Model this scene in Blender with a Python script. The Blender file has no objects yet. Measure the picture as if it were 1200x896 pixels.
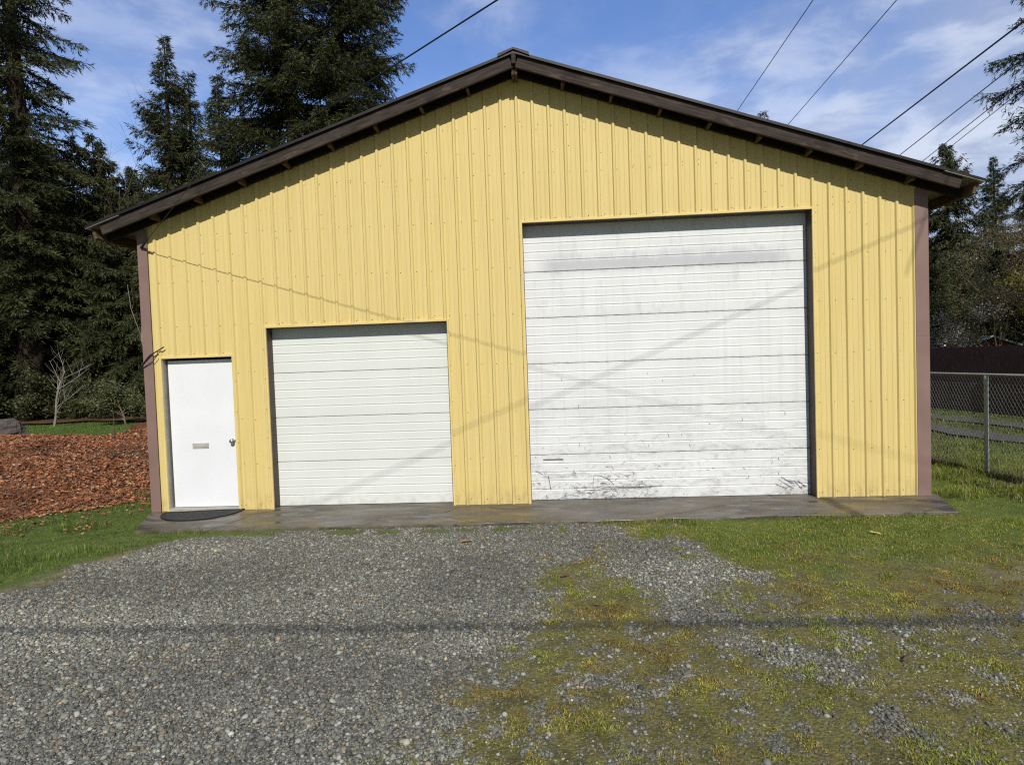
import bpy, math, random
import numpy as np
from mathutils import Matrix, Vector
rng = np.random.default_rng(7)
random.seed(7)
S = bpy.context.scene
COL = S.collection
rad = math.radians

# ------------------------------------------------------------------ helpers
def tag(o, label=None, cat=None, group=None, kind=None):
    if label: o['label'] = label
    if cat: o['category'] = cat
    if group: o['group'] = group
    if kind: o['kind'] = kind
    return o

def empty(name, loc=(0, 0, 0), rz=0.0):
    o = bpy.data.objects.new(name, None); COL.objects.link(o)
    o.location = loc; o.rotation_euler = (0, 0, rz); o.empty_display_size = .2
    return o

def link(name, me, parent=None):
    o = bpy.data.objects.new(name, me); COL.objects.link(o)
    if parent is not None:
        o.parent = parent
    return o

def np_mesh(name, V, F, mats, col=None, mi=None, smooth=False):
    """V (n,3); F (m,k) array of equal-size faces or list of arrays; col (n,3) point colours."""
    if not isinstance(F, list): F = [F]
    F = [np.asarray(f, dtype=np.int32) for f in F if len(f)]
    me = bpy.data.meshes.new(name)
    nl = sum(f.size for f in F); nf = sum(len(f) for f in F)
    me.vertices.add(len(V)); me.vertices.foreach_set('co', np.asarray(V, np.float32).ravel())
    me.loops.add(nl); me.loops.foreach_set('vertex_index', np.concatenate([f.ravel() for f in F]))
    me.polygons.add(nf)
    tot = np.concatenate([np.full(len(f), f.shape[1], np.int32) for f in F])
    st = np.concatenate([[0], np.cumsum(tot)[:-1]]).astype(np.int32)
    me.polygons.foreach_set('loop_start', st)
    if mi is not None: me.polygons.foreach_set('material_index', np.asarray(mi, np.int32))
    if smooth: me.polygons.foreach_set('use_smooth', np.ones(nf, bool))
    for m in (mats if isinstance(mats, (list, tuple)) else [mats]): me.materials.append(m)
    if col is not None:
        a = me.color_attributes.new('tint', 'FLOAT_COLOR', 'POINT')
        c = np.ones((len(V), 4), np.float32); c[:, :col.shape[1]] = col
        a.data.foreach_set('color', c.ravel())
    me.update(calc_edges=True)
    return me

class MB:
    """collects shapes into one mesh"""
    def __init__(s): s.v = []; s.f = []; s.m = []; s.cur = 0
    def add(s, V, F, m=None):
        b = len(s.v); s.v += [tuple(v) for v in V]
        for f in F:
            s.f.append([b + i for i in f]); s.m.append(s.cur if m is None else m)
    def box(s, x0, y0, z0, x1, y1, z1, m=None):
        V = [(x0, y0, z0), (x1, y0, z0), (x1, y1, z0), (x0, y1, z0), (x0, y0, z1), (x1, y0, z1), (x1, y1, z1), (x0, y1, z1)]
        s.add(V, [(0, 3, 2, 1), (4, 5, 6, 7), (0, 1, 5, 4), (1, 2, 6, 5), (2, 3, 7, 6), (3, 0, 4, 7)], m)
    def prism(s, poly, axis, a, b, m=None):
        """poly: list of 2D pts extruded along axis ('x': (y,z), 'y': (x,z), 'z': (x,y))"""
        n = len(poly); V = []
        for t in (a, b):
            for p in poly:
                V.append({'x': (t, p[0], p[1]), 'y': (p[0], t, p[1]), 'z': (p[0], p[1], t)}[axis])
        F = [tuple(range(n)), tuple(range(2 * n - 1, n - 1, -1))]
        F += [(i, n + i, n + (i + 1) % n, (i + 1) % n) for i in range(n)]
        s.add(V, F, m)
    def tube(s, P, r, n=6, m=None, cap=True):
        P = [Vector(p) for p in P]; k = len(P)
        R = r if isinstance(r, (list, tuple, np.ndarray)) else [r] * k
        V = []; 
        for i, p in enumerate(P):
            d = (P[min(i + 1, k - 1)] - P[max(i - 1, 0)]).normalized()
            u = d.cross(Vector((0, 0, 1)))
            if u.length < 1e-3: u = Vector((1, 0, 0))
            u.normalize(); w = d.cross(u)
            for j in range(n):
                a = 2 * math.pi * j / n
                V.append(p + (u * math.cos(a) + w * math.sin(a)) * R[i])
        F = []
        for i in range(k - 1):
            for j in range(n):
                F.append((i * n + j, i * n + (j + 1) % n, (i + 1) * n + (j + 1) % n, (i + 1) * n + j))
        if cap: F += [tuple(range(n - 1, -1, -1)), tuple((k - 1) * n + j for j in range(n))]
        s.add(V, F, m)
    def lathe(s, prof, n=16, axis='y', o=(0, 0, 0), m=None):
        V = []
        for (r, t) in prof:
            for j in range(n):
                a = 2 * math.pi * j / n; c, q = r * math.cos(a), r * math.sin(a)
                V.append({'y': (o[0] + c, o[1] + t, o[2] + q), 'z': (o[0] + c, o[1] + q, o[2] + t), 'x': (o[0] + t, o[1] + c, o[2] + q)}[axis])
        F = [(i * n + j, i * n + (j + 1) % n, (i + 1) * n + (j + 1) % n, (i + 1) * n + j) for i in range(len(prof) - 1) for j in range(n)]
        F += [tuple(range(n)), tuple((len(prof) - 1) * n + j for j in range(n - 1, -1, -1))]
        s.add(V, F, m)
    def mesh(s, name, mats, smooth=False):
        me = bpy.data.meshes.new(name); me.from_pydata(s.v, [], s.f)
        for m in (mats if isinstance(mats, (list, tuple)) else [mats]): me.materials.append(m)
        me.polygons.foreach_set('material_index', s.m)
        if smooth: me.polygons.foreach_set('use_smooth', [True] * len(s.f))
        me.update(); return me
    def build(s, name, mats, parent=None, smooth=False, bevel=0):
        me = s.mesh(name, mats, smooth)
        import bmesh
        bm = bmesh.new(); bm.from_mesh(me); bmesh.ops.recalc_face_normals(bm, faces=bm.faces); bm.to_mesh(me); bm.free()
        o = link(name, me, parent)
        if bevel:
            b = o.modifiers.new('bevel', 'BEVEL'); b.width = bevel; b.segments = 2; b.limit_method = 'ANGLE'
        return o

def _hash(ix, iy, seed):
    n = (ix.astype(np.int64) * 374761393 + iy.astype(np.int64) * 668265263 + seed * 974711) & 0xffffffff
    n = ((n ^ (n >> 13)) * 1274126177) & 0xffffffff
    return ((n ^ (n >> 16)) & 0xffff) / 65535.0
def vnoise(x, y, seed=0):
    x = np.asarray(x, float); y = np.asarray(y, float)
    ix = np.floor(x); iy = np.floor(y); fx = x - ix; fy = y - iy
    fx = fx * fx * (3 - 2 * fx); fy = fy * fy * (3 - 2 * fy)
    ix = ix.astype(np.int64); iy = iy.astype(np.int64)
    a = _hash(ix, iy, seed); b = _hash(ix + 1, iy, seed); c = _hash(ix, iy + 1, seed); d = _hash(ix + 1, iy + 1, seed)
    return (a * (1 - fx) + b * fx) * (1 - fy) + (c * (1 - fx) + d * fx) * fy
def fbm(x, y, seed=0, oct=4):
    s = 0; a = .5; t = 0
    for i in range(oct):
        s = s + a * vnoise(np.asarray(x) * 2 ** i + 17.3 * i, np.asarray(y) * 2 ** i - 9.1 * i, seed + i); t += a; a *= .5
    return s / t
def sstep(a, b, x):
    t = np.clip((x - a) / (b - a), 0, 1); return t * t * (3 - 2 * t)

# ------------------------------------------------------------------ materials
class NT:
    def __init__(s, name):
        s.mat = bpy.data.materials.new(name); s.mat.use_nodes = True
        s.t = s.mat.node_tree; s.N = s.t.nodes; s.L = s.t.links
        s.b = s.N['Principled BSDF']; s.out = s.N['Material Output']
    def n(s, typ, props=None, **inp):
        o = s.N.new(typ)
        for k, v in (props or {}).items(): setattr(o, k, v)
        for k, v in inp.items():
            k2 = int(k[1:]) if k[0] == '_' and k[1:].isdigit() else k.replace('_', ' ')
            s.set(o.inputs[k2], v)
        return o
    def set(s, sock, v):
        if isinstance(v, bpy.types.NodeSocket): s.L.new(v, sock)
        elif isinstance(v, (tuple, list)) and sock.type == 'RGBA' and len(v) == 3: sock.default_value = (*v, 1)
        else: sock.default_value = v
    def coord(s, kind='Object', scale=(1, 1, 1)):
        c = s.n('ShaderNodeTexCoord').outputs[kind]
        return s.n('ShaderNodeMapping', Vector=c, Scale=scale).outputs[0]
    def noise(s, vec, scale=5, detail=4, rough=.55, dist=0):
        return s.n('ShaderNodeTexNoise', Vector=vec, Scale=scale, Detail=detail, Roughness=rough, Distortion=dist).outputs[0]
    def ramp(s, fac, stops, interp='LINEAR'):
        r = s.n('ShaderNodeValToRGB', Fac=fac); e = r.color_ramp.elements; r.color_ramp.interpolation = interp
        while len(e) < len(stops): e.new(.5)
        for i, (p, c) in enumerate(stops):
            e[i].position = p; e[i].color = (*c, 1) if not isinstance(c, (int, float)) else (c, c, c, 1)
        return r.outputs[0]
    def mix(s, fac, a, b, mode='MIX'):
        m = s.n('ShaderNodeMix', {'data_type': 'RGBA', 'blend_type': mode})
        s.set(m.inputs[0], fac); s.set(m.inputs[6], a); s.set(m.inputs[7], b); return m.outputs[2]
    def math(s, op, a, b=0.0, clamp=False):
        m = s.n('ShaderNodeMath', {'operation': op, 'use_clamp': clamp}); s.set(m.inputs[0], a); s.set(m.inputs[1], b); return m.outputs[0]
    def maprange(s, v, a, b, c=0., d=1.):
        m = s.n('ShaderNodeMapRange', {'interpolation_type': 'SMOOTHSTEP'}); s.set(m.inputs[0], v)
        for i, q in enumerate((a, b, c, d)): m.inputs[i + 1].default_value = q
        return m.outputs[0]
    def sep(s, vec): return s.n('ShaderNodeSeparateXYZ', Vector=vec).outputs
    def attr(s, name='tint'): return s.n('ShaderNodeAttribute', {'attribute_name': name})
    def bump(s, h, strength=.3, dist=.02):
        return s.n('ShaderNodeBump', Height=h, Strength=strength, Distance=dist).outputs[0]
    def fin(s, color=None, rough=None, normal=None, metal=None, spec=None):
        for k, v in (('Base Color', color), ('Roughness', rough), ('Normal', normal), ('Metallic', metal), ('Specular IOR Level', spec)):
            if v is not None: s.set(s.b.inputs[k], v)
        return s.mat

def simple(name, c, rough=.6, metal=0., var=.15, scale=6, spec=.4, bump=.1):
    t = NT(name); v = t.coord(); n = t.noise(v, scale, 5)
    lo = tuple(x * (1 - var) for x in c); hi = tuple(min(1, x * (1 + var)) for x in c)
    return t.fin(t.ramp(n, [(.3, lo), (.7, hi)]), rough, t.bump(t.noise(v, scale * 12, 3), bump, .004), metal, spec)

def mat_siding():
    t = NT('yellow_siding'); v = t.coord(); x, y, z = t.sep(v)
    streak = t.noise(t.coord(scale=(9, 1, .25)), 2.5, 5)
    base = t.ramp(streak, [(.25, (.605, .478, .178)), (.5, (.668, .533, .21)), (.8, (.715, .578, .245))])
    blot = t.noise(v, .7, 4)
    base = t.mix(t.maprange(blot, .45, .75, 0, .16), base, (.6, .52, .27))
    pan = t.n('ShaderNodeTexWhiteNoise', {'noise_dimensions': '1D'}, W=t.math('FLOOR', t.math('DIVIDE', x, .924))).outputs[0]
    base = t.mix(t.math('MULTIPLY', pan, .10), base, (.55, .47, .24))
    run = t.math('MULTIPLY', t.maprange(t.noise(t.coord(scale=(14, 1, .12)), 2, 4, .7), .58, .78), .22)
    base = t.mix(run, base, (.45, .36, .17))
    grime = t.math('MULTIPLY', t.maprange(z, .0, .35, 1, 0), t.maprange(t.noise(t.coord(scale=(3, 1, 1)), 5, 5), .35, .7))
    base = t.mix(t.math('MULTIPLY', grime, .45), base, (.25, .2, .1))
    return t.fin(base, t.maprange(blot, .3, .7, .5, .68), t.bump(t.noise(t.coord(scale=(3, 1, .8)), 2.5, 3), .25, .02), 0, .3)

def mat_wood(name, dark, light, along='x', rough=.8):
    t = NT(name); sc = {'x': (.7, 9, 14), 'y': (9, .7, 14), 'z': (14, 9, .7)}[along]
    g = t.noise(t.coord(scale=sc), 4, 7, .65, .6); big = t.noise(t.coord(), 2.2, 4)
    c = t.ramp(g, [(.28, dark), (.55, tuple((a + b) / 2 for a, b in zip(dark, light))), (.78, light)])
    c = t.mix(t.maprange(big, .5, .75, 0, .5), c, tuple(x * .55 for x in dark))
    c = t.mix(t.maprange(t.noise(t.coord(scale=tuple(max(1, q * .25) for q in sc)), 3.1, 5, .65), .55, .72, 0, .4), c, tuple(min(.5, q * 1.9) for q in light))
    return t.fin(c, rough, t.bump(g, .5, .006), 0, .2)

def mat_door(name, big):
    t = NT(name); v = t.coord(); x, y, z = t.sep(v)
    n = t.noise(v, 1.4, 5)
    base = t.ramp(n, [(.3, (.65, .67, .67) if big else (.65, .68, .64)), (.7, (.745, .76, .76) if big else (.70, .725, .685))])
    drip = t.noise(t.coord(scale=(10, 1, .5)), 2, 4)
    base = t.mix(t.maprange(drip, .5, .8, 0, .14), base, (.5, .5, .5))
    if big:
        # grey oxidised smear below the top
        edge = t.noise(t.coord(scale=(3.5, 1, 1.4)), 3, 7, .72)
        band = t.math('MULTIPLY', t.maprange(t.math('ADD', z, t.math('MULTIPLY', edge, .16)), 3.06, 3.18), t.maprange(t.math('ADD', z, t.math('MULTIPLY', edge, .34)), 3.30, 3.48, 1, 0))
        band = t.math('MULTIPLY', band, t.math('MULTIPLY', t.maprange(x, .1, .45), t.maprange(x, 3.2, 3.55, 1, 0)))
        base = t.mix(t.math('MULTIPLY', band, .62), base, (.38, .40, .43))
        up = t.math('MULTIPLY', t.maprange(t.noise(t.coord(scale=(2.5, 1, 1)), 2.2, 6, .7), .5, .72), t.maprange(z, 2.3, 2.6))
        base = t.mix(t.math('MULTIPLY', up, .5), base, (.44, .45, .47))
        jz = t.math('ABSOLUTE', t.math('SUBTRACT', t.math('FRACT', t.math('ADD', t.math('DIVIDE', z, .61), .5)), .5))
        jd = t.math('MULTIPLY', t.maprange(jz, .0, .07, 1, 0), t.maprange(t.noise(t.coord(scale=(2, 1, 6)), 6, 7, .75), .48, .64))
        base = t.mix(t.math('MULTIPLY', jd, .5), base, (.30, .29, .28))
        vs = t.math('MULTIPLY', t.maprange(t.noise(t.coord(scale=(7, 1, .15)), 2.5, 5, .7), .5, .7), t.maprange(z, .3, 1.4, .35, 1))
        base = t.mix(t.math('MULTIPLY', vs, .22), base, (.42, .43, .45))
        # scuffs at bumper height and near the floor
        fine = t.noise(t.coord(scale=(3, 1, 5)), 9, 8, .75, 1.2)
        sc1 = t.maprange(fine, .585, .63)
        cl = t.noise(t.coord(scale=(1.2, 1, 2.2)), 2.3, 3)
        zone = t.math('MULTIPLY', t.maprange(z, .45, 1.5, 1, 0), t.maprange(cl, .45, .62))
        base = t.mix(t.math('MULTIPLY', t.math('MULTIPLY', sc1, zone), .75), base, (.2, .19, .18))
        bl = t.math('MULTIPLY', t.math('MULTIPLY', t.maprange(x, .5, .75), t.maprange(x, 1.5, 1.75, 1, 0)), t.maprange(z, .12, .24, 1, 0))
        br = t.math('MULTIPLY', t.maprange(x, 3.05, 3.4), t.maprange(z, .1, .26, 1, 0))
        blk = t.maprange(t.noise(t.coord(scale=(1, 1, 2.2)), 11, 9, .82, 1.2), .49, .60)
        base = t.mix(t.math('MULTIPLY', t.math('MULTIPLY', t.math('ADD', bl, br, True), blk), .8), base, (.06, .06, .06))
        sm = t.math('MULTIPLY', t.maprange(t.noise(t.coord(scale=(1.1, 1, 2.6)), 3.2, 9, .78, .8), .47, .66), t.maprange(z, .15, 2.1, 1, 0))
        base = t.mix(t.math('MULTIPLY', sm, .58), base, (.33, .33, .34))
        lm = t.math('MULTIPLY', t.maprange(t.noise(t.coord(scale=(1.4, 1, 3.2)), 5.5, 9, .8, 1.5), .53, .6), t.math('MULTIPLY', t.maprange(z, .2, .5, 1, 0), t.maprange(x, 2.3, 1.2, 0, 1)))
        base = t.mix(t.math('MULTIPLY', lm, .85), base, (.11, .11, .11))
        rust = t.math('MULTIPLY', t.maprange(t.noise(v, 22, 4), .66, .72), t.maprange(z, .5, 1.6, 1, .1))
        base = t.mix(t.math('MULTIPLY', rust, .6), base, (.22, .13, .08))
    gr = t.math('MULTIPLY', t.maprange(z, 0, .25, 1, 0), t.maprange(t.noise(t.coord(scale=(2, 1, 3)), 5, 5), .4, .7))
    base = t.mix(t.math('MULTIPLY', gr, .3), base, (.35, .33, .28))
    return t.fin(base, .5, t.bump(t.noise(v, 5, 3), .06, .01), 0, .35)

def mat_tint(name, rough=.7, trans=.0, spec=.25, mul=1.0, bump=None):
    t = NT(name); a = t.attr().outputs['Color']
    t.fin(a, rough, None, 0, spec)
    if trans:
        tr = t.n('ShaderNodeBsdfTranslucent', Color=a)
        mx = t.n('ShaderNodeMixShader', Fac=trans); t.L.new(t.b.outputs[0], mx.inputs[1]); t.L.new(tr.outputs[0], mx.inputs[2])
        t.L.new(mx.outputs[0], t.out.inputs[0])
    return t.mat

def mat_bark(name, c):
    t = NT(name); v = t.coord(scale=(1, 1, .25)); n = t.noise(v, 9, 7, .7, .4)
    return t.fin(t.ramp(n, [(.3, tuple(q * .45 for q in c)), (.7, c)]), .9, t.bump(n, .9, .06), 0, .1)

def mat_concrete():
    t = NT('wet_concrete'); v = t.coord(); n = t.noise(t.coord(scale=(.6, 1.2, 1)), 1.6, 6, .6, .3); f = t.noise(v, 40, 5)
    c = t.ramp(n, [(.3, (.06, .05, .036)), (.5, (.115, .10, .077)), (.68, (.175, .157, .128))])
    c = t.mix(t.maprange(f, .45, .7, 0, .3), c, (.28, .26, .22))
    w = t.noise(t.coord(scale=(.8, 2, 1)), 2.4, 4)
    c = t.mix(t.maprange(w, .46, .6, 0, .7), c, (.045, .04, .032))
    br = t.noise(t.coord(scale=(.7, 1.4, 1)), 3.1, 5, .6)
    c = t.mix(t.maprange(br, .5, .66, 0, .6), c, (.20, .155, .10))
    jx = t.math('ABSOLUTE', t.math('SUBTRACT', t.sep(v)[0], 8.9))
    c = t.mix(t.math('MULTIPLY', t.maprange(jx, .03, .13, 1, 0), .75), c, (.02, .018, .015))
    cr = t.n('ShaderNodeTexVoronoi', {'feature': 'DISTANCE_TO_EDGE'}, Vector=t.coord(scale=(.35, 1.1, 1)), Scale=1.1).outputs['Distance']
    c = t.mix(t.maprange(cr, .002, .012, .6, 0), c, (.02, .018, .015))
    moss = t.math('MULTIPLY', t.maprange(t.sep(v)[1], -.8, -1.0, 0, 1), t.maprange(t.noise(v, 6, 5), .4, .6))
    c = t.mix(t.math('MULTIPLY', moss, .7), c, (.07, .075, .02))
    return t.fin(c, t.maprange(w, .46, .6, .65, .28), t.bump(f, .25, .004), 0, .4)

def mat_ground():
    t = NT('yard_ground'); v = t.coord(); a = t.sep(t.attr().outputs['Color'])
    vor = t.n('ShaderNodeTexVoronoi', Vector=v, Scale=55., Randomness=1.); cellc = t.sep(vor.outputs['Color'])[0]
    big = t.noise(v, .9, 5)
    stone = t.ramp(cellc, [(0, (.07, .068, .064)), (.55, (.155, .15, .138)), (.85, (.25, .245, .23)), (1, (.38, .37, .345))])
    stone = t.mix(t.maprange(vor.outputs['Distance'], .35, .75, 0, .8), stone, (.03, .028, .024))
    stone = t.mix(t.maprange(big, .45, .7, 0, .35), stone, (.09, .08, .06))
    gn = t.noise(v, 7, 6, .7)
    green = t.ramp(gn, [(.25, (.045, .065, .012)), (.5, (.09, .125, .022)), (.75, (.15, .17, .04))])
    mossn = t.noise(v, 4.5, 7, .7)
    moss = t.ramp(mossn, [(.26, (.05, .045, .02)), (.40, (.115, .108, .028)), (.54, (.185, .17, .04)), (.67, (.17, .125, .042)), (.8, (.23, .2, .055))])
    dry = t.ramp(gn, [(.3, (.11, .085, .045)), (.7, (.27, .23, .15))])
    moss = t.mix(t.maprange(t.noise(v, 38, 6, .75), .40, .60, .6, 0), moss, (.035, .03, .02)); c = t.mix(a[1], stone, moss); c = t.mix(a[0], c, green); c = t.mix(a[2], c, dry)
    h = t.math('SUBTRACT', 1., vor.outputs['Distance'])
    return t.fin(c, .85, t.bump(t.math('ADD', h, t.noise(v, 60, 5)), .7, .012), 0, .25)

M = dict(
    siding=mat_siding(),
    screw=simple('screw_head', (.16, .10, .05), .5, .3),
    trim_y=simple('yellow_trim', (.70, .55, .22), .5, 0, .08, 3),
    trim_b=simple('mauve_corner_trim', (.225, .145, .125), .55, 0, .12, 2),
    jamb=simple('dark_jamb', (.075, .055, .043), .6),
    jamb2=simple('door_frame_paint', (.36, .35, .30), .55),
    fascia=mat_wood('weathered_brown_board', (.008, .006, .005), (.095, .074, .06)),
    lumber=mat_wood('brown_lumber', (.045, .028, .018), (.19, .13, .08), 'y'),
    sheath=mat_wood('dark_sheathing', (.008, .006, .005), (.03, .022, .018), 'y'),
    roofmetal=simple('dark_roof_metal', (.016, .013, .012), .5, .2, .3, 4),
    flash=simple('grey_metal_flashing', (.27, .25, .21), .45, .4),
    door_s=mat_door('white_door_paint', False), door_b=mat_door('scuffed_white_door_paint', True),
    scuff=simple('black_scuff', (.17, .165, .16), .8, 0, .6, 30),
    entry=simple('white_steel_door', (.77, .79, .81), .4, 0, .03, 2, .4, .03),
    steel=simple('satin_metal', (.55, .53, .5), .3, .9),
    slot=simple('pewter_plate', (.52, .505, .46), .4, .3),
    rubber=simple('black_rubber', (.012, .012, .013), .6),
    matfill=simple('doormat_fibre', (.04, .04, .042), .85, 0, .5, 40, .3, .9),
    concrete=mat_concrete(), ground=mat_ground(),
    stones=mat_tint('crushed_stone', .75, 0, .35),
    blades=mat_tint('grass_blade', .55, .3, .3),
    needles=mat_tint('conifer_needles', .6, .15, .25),
    leaves=mat_tint('leaf', .55, .25, .3),
    litter=mat_tint('dead_leaf', .75, .1, .2),
    bark=mat_bark('dark_bark', (.05, .037, .028)), bark_p=mat_bark('pale_bark', (.34, .31, .26)), bark_g=mat_bark('grey_brown_bark', (.24, .185, .14)),
    galv=simple('galvanised_steel', (.33, .35, .345), .5, .4),
    fencewood=mat_wood('dark_fence_board', (.06, .026, .021), (.15, .072, .06), 'z'),
    black=simple('cable_black', (.015, .014, .014), .6),
    stump=mat_bark('weathered_grey_wood', (.15, .13, .115)),
    redwood=mat_bark('reddish_log_bark', (.20, .085, .045)),
    track=simple('lane_gravel', (.085, .08, .068), .9, 0, .6, 14),
    floor=simple('forest_floor', (.10, .06, .035), .95, 0, .5, 9, .1, .5),
    shedroof=simple('grey_shed_roof', (.26, .29, .31), .6),
    twig=mat_bark('dry_twig', (.16, .115, .075)),
)

# ------------------------------------------------------------------ camera
f_px = 729.23
yaw, pitch, roll = .06041, -.03427, -.03527
C0 = Vector((5.46473, -8.14447, 1.88006))
sy_, cy_ = math.sin(yaw), math.cos(yaw); sp, cp = math.sin(pitch), math.cos(pitch)
fw = Vector((-sy_ * cp, cy_ * cp, sp)); r0 = Vector((cy_, sy_, 0)); u0 = r0.cross(fw)
rr = r0 * math.cos(roll) + u0 * math.sin(roll); uu = -r0 * math.sin(roll) + u0 * math.cos(roll)
cam = bpy.data.cameras.new('camera'); co = bpy.data.objects.new('camera', cam); COL.objects.link(co)
cam.sensor_width = 36; cam.lens = f_px / 1200 * 36; cam.clip_end = 2000; cam.clip_start = .05
mw = Matrix.Identity(4)
for i in range(3): mw[i][0], mw[i][1], mw[i][2], mw[i][3] = rr[i], uu[i], -fw[i], C0[i]
co.matrix_world = mw
S.camera = co

# ------------------------------------------------------------------ light
sun_dir = Vector((.2, -1, .82)).normalized()
sl = bpy.data.lights.new('sun', 'SUN'); so = bpy.data.objects.new('sun', sl); COL.objects.link(so)
sl.energy = 4.2; sl.angle = rad(.53); sl.color = (1, .955, .88)
so.rotation_euler = (-sun_dir).to_track_quat('-Z', 'Y').to_euler()
w = bpy.data.worlds.new('World'); S.world = w; w.use_nodes = True
wn, wl = w.node_tree.nodes, w.node_tree.links
bg = wn['Background']; bg.inputs[1].default_value = .085
sky = wn.new('ShaderNodeTexSky'); sky.sky_type = 'NISHITA'; sky.sun_disc = False
sky.sun_elevation = math.asin(sun_dir.z); sky.sun_rotation = math.atan2(sun_dir.x, sun_dir.y)
sky.air_density = 1.0; sky.dust_density = .3; sky.ozone_density = 2.2
hs = wn.new('ShaderNodeHueSaturation'); hs.inputs['Saturation'].default_value = 1.17; hs.inputs['Value'].default_value = 2.1; hs.inputs['Hue'].default_value = .513
wl.new(sky.outputs[0], hs.inputs['Color'])
tc = wn.new('ShaderNodeTexCoord')
def wmap(scale, loc=(0, 0, 0)):
    m = wn.new('ShaderNodeMapping'); m.inputs['Scale'].default_value = scale; m.inputs['Location'].default_value = loc
    wl.new(tc.outputs['Generated'], m.inputs[0]); return m.outputs[0]
def wnoise(vec, sc, det, ro, di=0):
    n = wn.new('ShaderNodeTexNoise'); n.inputs['Scale'].default_value = sc; n.inputs['Detail'].default_value = det
    n.inputs['Roughness'].default_value = ro; n.inputs['Distortion'].default_value = di
    wl.new(vec, n.inputs['Vector']); return n.outputs[0]
def wmr(v, a, b, c=0, d=1):
    m = wn.new('ShaderNodeMapRange'); m.interpolation_type = 'SMOOTHSTEP'
    for i, q in enumerate((a, b, c, d)): m.inputs[i + 1].default_value = q
    wl.new(v, m.inputs[0]); return m.outputs[0]
def wmath(op, a, b):
    m = wn.new('ShaderNodeMath'); m.operation = op
    for i, q in enumerate((a, b)):
        if isinstance(q, (int, float)): m.inputs[i].default_value = q
        else: wl.new(q, m.inputs[i])
    return m.outputs[0]
sx = wn.new('ShaderNodeSeparateXYZ'); wl.new(tc.outputs['Generated'], sx.inputs[0])
c1 = wnoise(wmap((1, 1, 2.2), (1.3, .2, .4)), 2.6, 9, .56, .5)
c2 = wnoise(wmap((1, 1, 2.6), (4.1, 2.2, 0)), 6.5, 9, .6, .3)
xr = wmr(sx.outputs[0], -.25, .6)                      # more cloud toward the right
lowf = wmr(sx.outputs[2], .1, .52, 1, 0)
cov = wmath('ADD', wmath('MULTIPLY', c1, .75), wmath('MULTIPLY', c2, .25))
cov = wmath('ADD', cov, wmath('MULTIPLY', xr, .19)); cov = wmath('ADD', cov, wmath('MULTIPLY', lowf, .06))
mask = wmr(cov, .44, .84, 0.03, .86)
ccol = wn.new('ShaderNodeMix'); ccol.data_type = 'RGBA'
wl.new(wmr(c2, .4, .62), ccol.inputs[0]); ccol.inputs[6].default_value = (5.0, 5.7, 7.6, 1); ccol.inputs[7].default_value = (8.6, 9.2, 10.6, 1)
mixw = wn.new('ShaderNodeMix'); mixw.data_type = 'RGBA'
wl.new(mask, mixw.inputs[0]); wl.new(hs.outputs[0], mixw.inputs[6]); wl.new(ccol.outputs[2], mixw.inputs[7])
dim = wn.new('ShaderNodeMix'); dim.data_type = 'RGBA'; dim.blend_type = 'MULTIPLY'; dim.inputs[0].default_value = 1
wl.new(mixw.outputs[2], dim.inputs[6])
dk = wmr(sx.outputs[1], -.45, .3, .36, 1); dcol = wn.new('ShaderNodeCombineColor')  # added darkening of the unseen sky behind the camera, weakens ambient fill on the wall
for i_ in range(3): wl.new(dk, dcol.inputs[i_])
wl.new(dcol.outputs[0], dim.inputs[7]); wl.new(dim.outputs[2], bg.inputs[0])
S.cycles.use_denoising = False; S.cycles.filter_width = 1.2
S.view_settings.view_transform = 'Standard'; S.view_settings.look = 'None'; S.view_settings.exposure = 0

# ------------------------------------------------------------------ ground
GZ = -.03
def gz(x, y):
    x = np.asarray(x, float); y = np.asarray(y, float)
    h = (fbm(x * .9, y * .9, 3, 3) - .5) * .05 + (fbm(x * 5, y * 5, 5, 2) - .5) * .012
    near = sstep(0, 1.2, np.maximum(np.abs(x - 5.1) - 5.2, np.maximum(-1.15 - y, y - .3)))   # flat under the slab
    far = sstep(30, 14, np.hypot(x - 5, y + 3))
    return GZ + h * near * far - .004 * (1 - near)
BL = np.array([(-9, -1.2), (-5.5, -.6), (-3.6, .05), (-2.83, .42), (-2.38, .54), (-1.85, .78), (-1.56, .98), (-1.25, 1.35), (-1.08, 1.75), (-1.0, 2.6), (-.9, 3.4), (-.6, 3.6)])
BR = np.array([(-3.75, 6.75), (-3.55, 6.65), (-3.2, 6.9), (-2.4, 7.0), (-1.9, 6.75), (-1.35, 6.45), (-1.05, 6.25), (-.95, 5.7), (-.7, 5.6)])
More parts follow.
